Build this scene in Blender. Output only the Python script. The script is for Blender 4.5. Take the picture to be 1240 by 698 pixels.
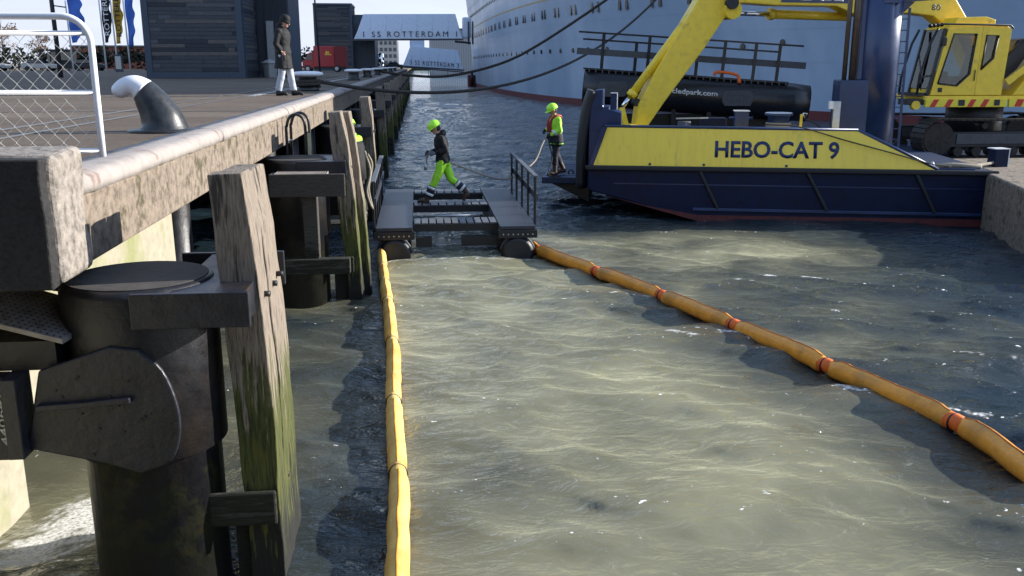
import bpy, bmesh, math, random
import numpy as np
from mathutils import Vector, Matrix, noise
random.seed(7)
for o in list(bpy.data.objects): bpy.data.objects.remove(o)
SC = bpy.context.scene
COL = SC.collection
R = math.radians

# ------------------------------------------------------------------ camera, sky, sun, exposure
cam = bpy.data.cameras.new('camera'); cam.sensor_width = 36; cam.lens = 36*1100/1240
cam.clip_start = .05; cam.clip_end = 6000
camo = bpy.data.objects.new('camera', cam); COL.objects.link(camo)
camo.location = (0, 0, 3.4); camo.rotation_euler = (R(90-13.742), 0, R(-5.799))
SC.camera = camo
SUN_EL, SUN_AZ = 21., 83.          # azimuth clockwise from +Y (the quay runs along +Y)
w = bpy.data.worlds.new('World'); SC.world = w; w.use_nodes = True
nt = w.node_tree; bg = nt.nodes['Background']; sky = nt.nodes.new('ShaderNodeTexSky')
sky.sky_type = 'NISHITA'; sky.sun_disc = False
sky.sun_elevation = R(SUN_EL); sky.sun_rotation = R(SUN_AZ)
sky.air_density = 1.0; sky.dust_density = .35; sky.ozone_density = 2.5
# thin high cloud veil over the whole sky
tcw = nt.nodes.new('ShaderNodeTexCoord'); mpw = nt.nodes.new('ShaderNodeMapping'); mpw.inputs['Scale'].default_value = (1, 1, 4.5)
nzw = nt.nodes.new('ShaderNodeTexNoise'); nzw.inputs['Scale'].default_value = 2.2; nzw.inputs['Detail'].default_value = 6; nzw.inputs['Distortion'].default_value = .4
rpw = nt.nodes.new('ShaderNodeMapRange'); rpw.inputs[1].default_value = .35; rpw.inputs[2].default_value = .7; rpw.inputs[3].default_value = .0; rpw.inputs[4].default_value = .42
mxw = nt.nodes.new('ShaderNodeMix'); mxw.data_type = 'RGBA'; mxw.inputs['B'].default_value = (2.45, 2.65, 3.1, 1)
nt.links.new(tcw.outputs['Generated'], mpw.inputs[0]); nt.links.new(mpw.outputs[0], nzw.inputs['Vector']); nt.links.new(nzw.outputs['Fac'], rpw.inputs[0])
szw = nt.nodes.new('ShaderNodeSeparateXYZ'); nt.links.new(tcw.outputs['Generated'], szw.inputs[0])
hzw = nt.nodes.new('ShaderNodeMapRange'); hzw.interpolation_type = 'SMOOTHSTEP'; nt.links.new(szw.outputs['Z'], hzw.inputs[0])   # pale haze low in the sky, all round
hzw.inputs[1].default_value = -.02; hzw.inputs[2].default_value = .46; hzw.inputs[3].default_value = .90; hzw.inputs[4].default_value = 0.
adw = nt.nodes.new('ShaderNodeMath'); adw.operation = 'ADD'; adw.use_clamp = True; nt.links.new(hzw.outputs[0], adw.inputs[0]); nt.links.new(rpw.outputs[0], adw.inputs[1])
nt.links.new(adw.outputs[0], mxw.inputs['Factor']); nt.links.new(sky.outputs[0], mxw.inputs['A']); nt.links.new(mxw.outputs['Result'], bg.inputs[0]); bg.inputs[1].default_value = .15
S = Vector((math.cos(R(SUN_EL))*math.sin(R(SUN_AZ)), math.cos(R(SUN_EL))*math.cos(R(SUN_AZ)), math.sin(R(SUN_EL))))
sl = bpy.data.lights.new('sun', 'SUN'); sl.energy = 4.3; sl.angle = R(.55); sl.color = (1, .95, .88)
so = bpy.data.objects.new('sun', sl); COL.objects.link(so); so.location = (60, 10, 40)
so.rotation_euler = (-S).to_track_quat('-Z', 'Y').to_euler()
SC.view_settings.view_transform = 'Standard'; SC.view_settings.look = 'None'
SC.view_settings.exposure = 1.15; SC.view_settings.gamma = 1
SC.render.engine = 'CYCLES'
SC.cycles.max_bounces = 7; SC.cycles.glossy_bounces = 3; SC.cycles.diffuse_bounces = 3
SC.cycles.caustics_reflective = False; SC.cycles.caustics_refractive = False

# ------------------------------------------------------------------ materials
MATS = {}
def mat(name, col, rough=.6, metal=0., var=.18, vs=2.5, bump=.15, bs=25., col2=None, c2s=1.2, c2lo=.5, c2hi=.62,
        algae=None, coat=0., stretch=None, trans=0., spec=.5, sss=0., uvspace='pos'):
    """procedural paint / stone / wood: base colour with fine grain, patches of a second colour, optional
    algae band (zlo, zhi, colour, wet zlo) above the water, and bump."""
    m = bpy.data.materials.new(name); m.use_nodes = True; MATS[name] = m
    n, l = m.node_tree.nodes, m.node_tree.links
    b = n['Principled BSDF']
    b.inputs['Roughness'].default_value = rough; b.inputs['Metallic'].default_value = metal
    b.inputs['Specular IOR Level'].default_value = spec
    if coat: b.inputs['Coat Weight'].default_value = coat; b.inputs['Coat Roughness'].default_value = .15
    if trans: b.inputs['Transmission Weight'].default_value = trans
    if sss:
        b.inputs['Subsurface Weight'].default_value = sss; b.inputs['Subsurface Radius'].default_value = (.05, .02, .005)
    geo = n.new('ShaderNodeNewGeometry'); tc = n.new('ShaderNodeTexCoord')
    mp = n.new('ShaderNodeMapping')
    l.new(geo.outputs['Position'] if uvspace == 'pos' else tc.outputs['Object'], mp.inputs[0])
    if stretch: mp.inputs['Scale'].default_value = stretch
    def nz(scale, detail=4, src=mp, off=0):
        t = n.new('ShaderNodeTexNoise'); t.inputs['Scale'].default_value = scale; t.inputs['Detail'].default_value = detail
        t.inputs['Roughness'].default_value = .62
        l.new(src.outputs[0], t.inputs['Vector']); return t
    def ramp(inp, stops):
        r = n.new('ShaderNodeValToRGB'); l.new(inp, r.inputs[0])
        e = r.color_ramp.elements
        while len(e) < len(stops): e.new(.5)
        for k, (p, c) in enumerate(stops): e[k].position = p; e[k].color = (*c, 1) if len(c) == 3 else c
        return r
    def mixc(f, a, bb, mode='MIX'):
        x = n.new('ShaderNodeMix'); x.data_type = 'RGBA'; x.blend_type = mode
        if hasattr(f, 'default_value') or not isinstance(f, (int, float)): l.new(f, x.inputs['Factor'])
        else: x.inputs['Factor'].default_value = f
        l.new(a, x.inputs['A']); l.new(bb, x.inputs['B']); return x.outputs['Result']
    c = np.array(col)
    n1 = nz(vs*4, 6); r1 = ramp(n1.outputs['Fac'], [(.28, tuple(np.clip(c*(1-var*1.6), 0, 1))), (.5, tuple(c)), (.74, tuple(np.clip(c*(1+var), 0, 1)))])
    out = r1.outputs[0]
    if col2 is not None:
        n2 = nz(c2s, 7); r2 = ramp(n2.outputs['Fac'], [(c2lo, (0, 0, 0)), (c2hi, (1, 1, 1))])
        rgb = n.new('ShaderNodeRGB'); rgb.outputs[0].default_value = (*col2, 1)
        out = mixc(r2.outputs[0], out, rgb.outputs[0])
    if algae:
        z0, z1, ac = algae[:3]
        sx = n.new('ShaderNodeSeparateXYZ'); l.new(geo.outputs['Position'], sx.inputs[0])
        na = nz(5, 8); ma = n.new('ShaderNodeMath'); ma.operation = 'MULTIPLY_ADD'
        l.new(na.outputs['Fac'], ma.inputs[0]); ma.inputs[1].default_value = -2.8; l.new(sx.outputs['Z'], ma.inputs[2])
        mr = n.new('ShaderNodeMapRange'); l.new(ma.outputs[0], mr.inputs[0])
        mr.inputs[1].default_value = z1-1.4-.08; mr.inputs[2].default_value = z1-1.4+.12; mr.inputs[3].default_value = 1; mr.inputs[4].default_value = 0
        nb = nz(11, 5); rb = ramp(nb.outputs['Fac'], [(.35, tuple(np.array(ac)*.35)), (.55, ac), (.7, (ac[0]*1.5, ac[1]*1.1, ac[2]*.6))])
        out = mixc(mr.outputs[0], out, rb.outputs[0])
        mw = n.new('ShaderNodeMapRange'); l.new(ma.outputs[0], mw.inputs[0])
        mw.inputs[1].default_value = z0-1.4-.06; mw.inputs[2].default_value = z0-1.4+.1; mw.inputs[3].default_value = 1; mw.inputs[4].default_value = 0
        rgb = n.new('ShaderNodeRGB'); rgb.outputs[0].default_value = (.012, .012, .009, 1)
        out = mixc(mw.outputs[0], out, rgb.outputs[0])
    l.new(out, b.inputs['Base Color'])
    if bump:
        nb = nz(bs, 6); bp = n.new('ShaderNodeBump'); bp.inputs['Strength'].default_value = bump; bp.inputs['Distance'].default_value = .02
        l.new(nb.outputs['Fac'], bp.inputs['Height']); l.new(bp.outputs[0], b.inputs['Normal'])
        rr = n.new('ShaderNodeMapRange'); l.new(n1.outputs['Fac'], rr.inputs[0])
        rr.inputs[3].default_value = max(.02, rough-.12); rr.inputs[4].default_value = min(1, rough+.12)
        l.new(rr.outputs[0], b.inputs['Roughness'])
    return m

mat('cope', (.31, .275, .25), .92, var=.16, vs=1.2, bump=.25, bs=18, col2=(.20, .14, .115), c2s=2.4, c2lo=.58, c2hi=.66)
mat('beam_concrete', (.195, .155, .118), .9, var=.45, vs=3, bump=.7, bs=22, col2=(.07, .06, .03), c2s=4.2, c2lo=.55, c2hi=.64)
mat('block_concrete', (.24, .21, .18), .95, var=.45, vs=4, bump=.9, bs=16, col2=(.4, .36, .3), c2s=2.2, c2lo=.6, c2hi=.7)
mat('shade_face', (.018, .017, .017), .9, var=.6, vs=9, bump=1., bs=30, col2=(.12, .11, .10), c2s=14, c2lo=.66, c2hi=.72)  # near-black colour standing for shade on the end block's front
mat('wall_lime', (.32, .295, .22), .9, var=.12, vs=2, bump=.4, bs=14, col2=(.22, .23, .10), c2s=1.1, c2lo=.5, c2hi=.66)
mat('quay_asphalt', (.098, .068, .044), .9, var=.4, vs=8, bump=.7, bs=60, col2=(.15, .115, .08), c2s=.9, c2lo=.42, c2hi=.66, stretch=(.35, 1, 1))
mat('rail_steel', (.22, .2, .18), .4, .8, bump=.1)
mat('line_paint', (.5, .5, .5), .8, col2=(.14, .13, .12), c2s=2.5, c2lo=.42, c2hi=.55)
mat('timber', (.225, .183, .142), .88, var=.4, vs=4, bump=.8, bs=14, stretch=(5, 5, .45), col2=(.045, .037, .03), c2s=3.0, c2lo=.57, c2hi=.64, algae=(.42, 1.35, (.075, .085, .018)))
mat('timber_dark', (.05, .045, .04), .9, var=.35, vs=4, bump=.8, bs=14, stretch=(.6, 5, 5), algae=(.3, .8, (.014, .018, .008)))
mat('steel_tar', (.008, .008, .011), .45, .0, var=.4, vs=2, bump=.5, bs=7, col2=(.024, .018, .014), c2s=2.2, c2lo=.5, c2hi=.7, algae=(.35, .75, (.02, .022, .012)))
mat('steel_plate', (.013, .014, .021), .42, .0, var=.4, vs=2, bump=.45, bs=9, col2=(.032, .020, .013), c2s=3.5, c2lo=.6, c2hi=.72)
mat('tube_cap', (.05, .045, .04), .8, var=.3, vs=2, bump=.3, bs=12)
mat('galv', (.5, .52, .55), .35, .7, bump=.1)
mat('grating', (.30, .27, .25), .6, .3, var=.3, bump=.2)
mat('white_paint', (.78, .79, .82), .45, var=.05, bump=.08, bs=20, coat=.2)
mat('bollard_black', (.022, .024, .026), .38, var=.4, vs=3, bump=.25, bs=9, col2=(.12, .12, .12), c2s=3, c2lo=.66, c2hi=.75)
mat('wire', (.62, .6, .55), .45, .6, bump=0)
mat('rubber', (.014, .014, .016), .6, bump=.2)
mat('rope', (.05, .043, .036), .95, var=.4, vs=20, bump=.8, bs=60)
mat('rope_light', (.3, .26, .2), .95, var=.3, vs=20, bump=.8, bs=60)
mat('boom_orange', (.86, .37, .045), .34, var=.12, vs=2, bump=.7, bs=9, col2=(.5, .24, .05), c2s=2.2, c2lo=.5, c2hi=.7, sss=.0, spec=.4)
mat('boom_yellow', (.74, .50, .16), .42, var=.12, vs=2, bump=.35, bs=8, col2=(.6, .3, .05), c2s=2.2, c2lo=.5, c2hi=.7)
mat('boom_seam', (.45, .12, .01), .5, bump=.2)
mat('boom_band', (.85, .16, .02), .6, var=.15, bump=.4, bs=20)
mat('pontoon_black', (.012, .013, .016), .5, var=.3, vs=3, bump=.25, bs=18)
mat('pontoon_deck', (.030, .034, .045), .42, var=.3, vs=3, bump=.35, bs=60)
mat('tread', (.10, .105, .115), .5, var=.25, vs=3, bump=.3, bs=40)
mat('hebo_blue', (.008, .026, .085), .33, var=.2, vs=1.2, bump=.1, bs=3, col2=(.02, .042, .12), c2s=.8, c2lo=.45, c2hi=.6, coat=.2)
mat('hebo_blue_lo', (.0028, .0085, .035), .5, var=.3, vs=1.2, bump=.15, bs=4, col2=(.03, .010, .010), c2s=1.3, c2lo=.66, c2hi=.76, spec=.25)
mat('antifoul', (.10, .02, .02), .6, var=.4, bump=.3)
mat('hebo_yellow', (1.0, .74, .09), .38, var=.06, vs=1, bump=.10, bs=2, col2=(.62, .47, .10), c2s=2.2, c2lo=.58, c2hi=.75, stretch=(2.5, 2.5, .5))
mat('deck_blue', (.02, .035, .08), .5, var=.3, vs=3, bump=.3, bs=30)
mat('hydraulic', (.75, .76, .78), .12, 1., bump=0)
mat('pipe_bronze', (.10, .075, .06), .4, .5, bump=.05)
mat('exc_yellow', (.90, .62, .03), .4, var=.08, vs=1.5, bump=.08, bs=6, col2=(.45, .32, .05), c2s=2.6, c2lo=.6, c2hi=.75, coat=.25)
mat('exc_dark', (.016, .016, .017), .5, bump=.15)
mat('track_steel', (.035, .03, .027), .6, .5, var=.4, bump=.5, bs=15)
mat('hazard_red', (.6, .03, .02), .5, var=.05, bump=0)
mat('hazard_yellow', (.85, .7, .05), .5, var=.05, bump=0)
mat('pipe_black', (.012, .013, .016), .3, var=.2, bump=.08, bs=5)
mat('plate_grey', (.07, .075, .085), .5, .3, bump=.15)
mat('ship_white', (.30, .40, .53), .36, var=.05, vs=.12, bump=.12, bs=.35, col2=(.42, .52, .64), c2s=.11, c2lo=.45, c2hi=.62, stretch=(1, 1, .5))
mat('boot_red', (.14, .025, .025), .6, var=.3, bump=.2)
mat('ship_stripe', (.5, .38, .18), .6, bump=0)
mat('port_dark', (.015, .017, .02), .15, bump=0)
mat('gang_white', (.72, .80, .92), .55, var=.06, vs=.8, bump=.15, bs=2)
mat('letter_dark', (.02, .022, .03), .6, bump=0)
mat('letter_white', (.8, .8, .8), .6, bump=0)
mat('letter_blue', (.012, .03, .115), .45, bump=0)
mat('chalk', (.55, .55, .55), .95, bump=.1)
mat('clad_a', (.060, .065, .078), .8, var=.35, vs=3, bump=.3, bs=10, stretch=(.3, .3, 5))
mat('clad_b', (.09, .093, .105), .8, var=.35, vs=3, bump=.3, bs=10, stretch=(.3, .3, 5))
mat('clad_c', (.035, .038, .048), .8, var=.35, vs=3, bump=.3, bs=10, stretch=(.3, .3, 5))
mat('clad_d', (.11, .10, .095), .8, var=.35, vs=3, bump=.3, bs=10, stretch=(.3, .3, 5))
mat('frame_blue', (.035, .055, .085), .5, var=.15, bump=.1)
mat('red_van', (.42, .02, .03), .35, bump=.05, coat=.4)
mat('red_curtain', (.20, .015, .02), .6, bump=.2)
mat('glass', (.02, .025, .03), .05, bump=0, spec=.8)
mat('cab_glass', (.045, .055, .06), .04, var=.5, vs=1.2, bump=0, spec=1.0)
mat('bin_grey', (.35, .36, .36), .7, bump=.2)
mat('flag_blue', (.06, .16, .55), .8, bump=.1); mat('flag_yellow', (.55, .33, .03), .8, bump=.1); mat('flag_black', (.012, .012, .016), .8, bump=.1)
mat('brick', (.25, .09, .06), .9, bump=.2); mat('far_wall', (.52, .49, .45), .9, var=.05, bump=.05); mat('far_dark', (.10, .11, .12), .5, bump=0)  # the last one is a plain dark grey for distant roofs and windows
mat('warehouse', (.32, .34, .37), .7, var=.05, bump=.1)
mat('hedge', (.018, .024, .012), .9, var=.6, vs=3, bump=.8, bs=6)
mat('bark', (.08, .06, .05), .95, bump=.6)
mat('leaf_brown', (.15, .085, .05), .85, var=.4, bump=.1)
mat('grass', (.05, .07, .02), .95, var=.4, bump=.5)
mat('skin', (.55, .32, .23), .5, var=.1, bump=.05, uvspace='obj')
mat('hivis', (.40, .86, .04), .65, var=.12, vs=6, bump=.5, bs=16, uvspace='obj')
mat('hivis_helmet', (.45, .95, .05), .3, var=.04, bump=0, uvspace='obj')
mat('cloth_black', (.008, .008, .009), .8, var=.35, vs=6, bump=.6, bs=18, uvspace='obj')
mat('cloth_navy', (.012, .015, .028), .8, var=.35, vs=6, bump=.6, bs=18, uvspace='obj')
mat('jeans', (.42, .45, .50), .85, var=.2, vs=7, bump=.6, bs=18, uvspace='obj')
mat('boot_brown', (.06, .035, .022), .6, var=.3, bump=.3, uvspace='obj')
mat('boot_black', (.012, .012, .013), .5, var=.3, bump=.3, uvspace='obj')
mat('reflective', (.72, .74, .74), .35, var=.08, bump=.1, uvspace='obj')
mat('life_red', (.35, .02, .03), .6, var=.2, bump=.3, uvspace='obj')
mat('glove', (.10, .12, .17), .7, bump=.3, uvspace='obj')
mat('hair', (.04, .028, .02), .8, var=.4, bump=.4, uvspace='obj')

gm = bpy.data.materials.new('clear_glass'); gm.use_nodes = True; MATS['clear_glass'] = gm
_n, _l = gm.node_tree.nodes, gm.node_tree.links
_t = _n.new('ShaderNodeBsdfTransparent'); _t.inputs[0].default_value = (.62, .66, .62, 1); _g = _n.new('ShaderNodeBsdfGlossy'); _g.inputs['Roughness'].default_value = .02
_f = _n.new('ShaderNodeFresnel'); _f.inputs[0].default_value = 1.7; _m = _n.new('ShaderNodeMixShader'); _l.new(_f.outputs[0], _m.inputs[0]); _l.new(_t.outputs[0], _m.inputs[1]); _l.new(_g.outputs[0], _m.inputs[2]); _l.new(_m.outputs[0], _n['Material Output'].inputs[0])

# ------------------------------------------------------------------ mesh helpers
ORG = {}
def V(*a): return Vector(a)
class MB:
    def __init__(s): s.v = []; s.f = []; s.sm = []
    def add(s, vs, fs, smooth=False):
        o = len(s.v); s.v += [tuple(p) for p in vs]; s.f += [tuple(i+o for i in f) for f in fs]; s.sm += [smooth]*len(fs); return s
    def box(s, lo, hi, bev=0.):
        x0, y0, z0 = lo; x1, y1, z1 = hi
        return s.prism([(x0, y0), (x1, y0), (x1, y1), (x0, y1)], z0, z1, bev)
    def prism(s, poly, z0, z1, bev=0.):            # polygon in XY extruded in Z
        n = len(poly); a = sum(poly[i][0]*poly[(i+1) % n][1]-poly[(i+1) % n][0]*poly[i][1] for i in range(n))
        if a < 0: poly = poly[::-1]
        vs = [(x, y, z0) for x, y in poly]+[(x, y, z1) for x, y in poly]
        fs = [tuple(range(n))[::-1], tuple(range(n, 2*n))]+[(i, (i+1) % n, n+(i+1) % n, n+i) for i in range(n)]
        return s.add(vs, fs)
    def prismY(s, poly, y0, y1):                   # polygon in XZ extruded in Y
        m = MB().prism(poly, -y1, -y0)
        return s.add([(x, -z, y) for x, y, z in m.v], m.f)
    def prismX(s, poly, x0, x1):                   # polygon in YZ extruded in X
        m = MB().prism(poly, x0, x1); return s.add([(z, x, y) for x, y, z in m.v], m.f)
    def bar(s, p0, p1, w, h, up=(0, 0, 1)):
        p0, p1 = Vector(p0), Vector(p1); d = (p1-p0).normalized(); u = Vector(up)
        if abs(d.dot(u)) > .98: u = Vector((1, 0, 0))
        sd = d.cross(u).normalized(); u = sd.cross(d)
        c = [sd*a*w/2+u*b*h/2 for a, b in ((-1, -1), (1, -1), (1, 1), (-1, 1))]
        return s.add([p0+k for k in c]+[p1+k for k in c], [(3, 2, 1, 0), (4, 5, 6, 7), (0, 1, 5, 4), (1, 2, 6, 5), (2, 3, 7, 6), (3, 0, 4, 7)])
    def tube(s, pts, r, n=10, caps=True, smooth=True, ry=None, side=None):
        pts = [Vector(p) for p in pts]; N = len(pts)
        rs = r if hasattr(r, '__len__') else [r]*N
        rys = (ry if hasattr(ry, '__len__') else [ry]*N) if ry is not None else rs
        vs = []; prev = None
        for i, p in enumerate(pts):
            t = (pts[min(i+1, N-1)]-pts[max(i-1, 0)]).normalized()
            if side is not None: a = (Vector(side)-t*t.dot(Vector(side))).normalized()
            else:
                a = prev if prev is not None else (Vector((0, 0, 1)) if abs(t.z) < .9 else Vector((1, 0, 0)))
                a = (a-t*t.dot(a)).normalized()
            prev = a; b = t.cross(a)
            vs += [p+a*math.cos(2*math.pi*k/n)*rs[i]+b*math.sin(2*math.pi*k/n)*rys[i] for k in range(n)]
        fs = [(i*n+k, i*n+(k+1) % n, (i+1)*n+(k+1) % n, (i+1)*n+k) for i in range(N-1) for k in range(n)]
        s.add(vs, fs, smooth)
        if caps:
            o = len(s.v)-len(vs)
            s.f += [tuple(o+k for k in range(n))[::-1], tuple(o+(N-1)*n+k for k in range(n))]; s.sm += [False, False]
        return s
    def cyl(s, p0, p1, r, n=16, r1=None): return s.tube([p0, p1], [r, r1 if r1 is not None else r], n)
    def lathe(s, prof, c=(0, 0, 0), n=24, smooth=True):
        vs = [(c[0]+r*math.cos(2*math.pi*k/n), c[1]+r*math.sin(2*math.pi*k/n), c[2]+z) for r, z in prof for k in range(n)]
        fs = [(i*n+k, i*n+(k+1) % n, (i+1)*n+(k+1) % n, (i+1)*n+k) for i in range(len(prof)-1) for k in range(n)]
        s.add(vs, fs, smooth); o = len(s.v)-len(vs)
        s.f += [tuple(o+k for k in range(n))[::-1], tuple(o+(len(prof)-1)*n+k for k in range(n))]; s.sm += [False, False]
        return s
    def ell(s, c, r, n=12, m=8, rot=None):
        vs = []
        for i in range(m+1):
            t = math.pi*(i/m); t = min(max(t, .02), math.pi-.02)
            for k in range(n):
                p = Vector((r[0]*math.sin(t)*math.cos(2*math.pi*k/n), r[1]*math.sin(t)*math.sin(2*math.pi*k/n), -r[2]*math.cos(t)))
                if rot is not None: p = rot @ p
                vs.append(Vector(c)+p)
        fs = [(i*n+k, i*n+(k+1) % n, (i+1)*n+(k+1) % n, (i+1)*n+k) for i in range(m) for k in range(n)]
        fs += [tuple(range(n))[::-1], tuple(m*n+k for k in range(n))]
        return s.add(vs, fs, True)
    def xf(s, M4): s.v = [tuple(M4 @ Vector(p)) for p in s.v]; return s
    def mesh(s, name, off=(0, 0, 0)):
        me = bpy.data.meshes.new(name)
        me.from_pydata([(a-off[0], b-off[1], c-off[2]) for a, b, c in s.v], [], s.f)
        me.polygons.foreach_set('use_smooth', s.sm); me.update(); return me
    def build(s, name, m, parent=None, bevel=0., seg=2, **kw):
        me = s.mesh(name, ORG.get(parent, (0, 0, 0)))
        return link(name, me, m, parent, bevel, seg, **kw)
def link(name, me, m, parent=None, bevel=0., seg=2, **kw):
    if m and not me.materials: me.materials.append(MATS[m])
    o = bpy.data.objects.new(name, me); COL.objects.link(o)
    if parent is not None: o.parent = parent; ORG[o] = ORG.get(parent, (0, 0, 0))
    if bevel:
        b = o.modifiers.new('bevel', 'BEVEL'); b.width = bevel; b.segments = seg; b.limit_method = 'ANGLE'; b.angle_limit = R(40)
    for k, v in kw.items(): o[k] = v
    return o
def thing(name, label, cat, loc=(0, 0, 0), rz=0., group=None, world=True):
    """Empty at the thing's base. world=True: its parts are given in world coordinates."""
    o = bpy.data.objects.new(name, None); COL.objects.link(o); o.location = loc; o.rotation_euler[2] = rz
    o.empty_display_size = .2
    o['label'] = label; o['category'] = cat
    if group: o['group'] = group
    ORG[o] = tuple(loc) if world else (0, 0, 0)
    return o
def tag(o, label, cat, group=None):
    o['label'] = label; o['category'] = cat
    if group: o['group'] = group
    return o
def copy_tree(o, parent=None):
    c = o.copy(); COL.objects.link(c); c.parent = parent
    for ch in o.children: copy_tree(ch, c)
    return c
def crom(pts, k=6):
    pts = [np.array(p, float) for p in pts]; out = []
    P = [2*pts[0]-pts[1]]+pts+[2*pts[-1]-pts[-2]]
    for i in range(1, len(P)-2):
        for j in range(k):
            t = j/k; a, b, c, d = P[i-1], P[i], P[i+1], P[i+2]
            out.append(.5*((2*b)+(-a+c)*t+(2*a-5*b+4*c-d)*t*t+(-a+3*b-3*c+d)*t**3))
    out.append(pts[-1]); return out
def text_obj(name, s, m, parent, origin, right, up, width, height, depth=.006, bold=.02, space=1.):
    """lettering as a flat raised mesh: spans width x height from origin (lower left corner)."""
    cu = bpy.data.curves.new('txt', 'FONT'); cu.body = s; cu.extrude = 0; cu.offset = bold; cu.resolution_u = 3; cu.space_character = space
    to = bpy.data.objects.new('txt', cu); COL.objects.link(to)
    dg = bpy.context.evaluated_depsgraph_get()
    me = bpy.data.meshes.new_from_object(to.evaluated_get(dg)); bpy.data.objects.remove(to)
    co = np.array([v.co[:] for v in me.vertices]); lo, hi = co.min(0), co.max(0)
    bm = bmesh.new(); bm.from_mesh(me)
    r = bmesh.ops.extrude_face_region(bm, geom=bm.faces[:])
    for e in r['geom']:
        if isinstance(e, bmesh.types.BMVert): e.co.z += 1
    rt, u = Vector(right).normalized(), Vector(up).normalized(); nn = rt.cross(u).normalized()
    og = Vector(origin)-Vector(ORG.get(parent, (0, 0, 0)))
    for v in bm.verts:
        v.co = og+rt*((v.co.x-lo[0])/(hi[0]-lo[0])*width)+u*((v.co.y-lo[1])/(hi[1]-lo[1])*height)+nn*(v.co.z*depth)
    bmesh.ops.recalc_face_normals(bm, faces=bm.faces)
    me2 = bpy.data.meshes.new(name); bm.to_mesh(me2); bm.free()
    return link(name, me2, m, parent)
def rough_up(o, amp, scale, seed=0, levels=0):
    """displace the vertices of a mesh object with noise so that edges are not ruler-straight"""
    bm = bmesh.new(); bm.from_mesh(o.data)
    if levels: bmesh.ops.subdivide_edges(bm, edges=bm.edges[:], cuts=levels, use_grid_fill=True)
    for v in bm.verts:
        v.co += Vector(noise.noise_vector(v.co*scale+Vector((seed, seed*2, 0))))*amp
    bm.to_mesh(o.data); bm.free(); return o

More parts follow.
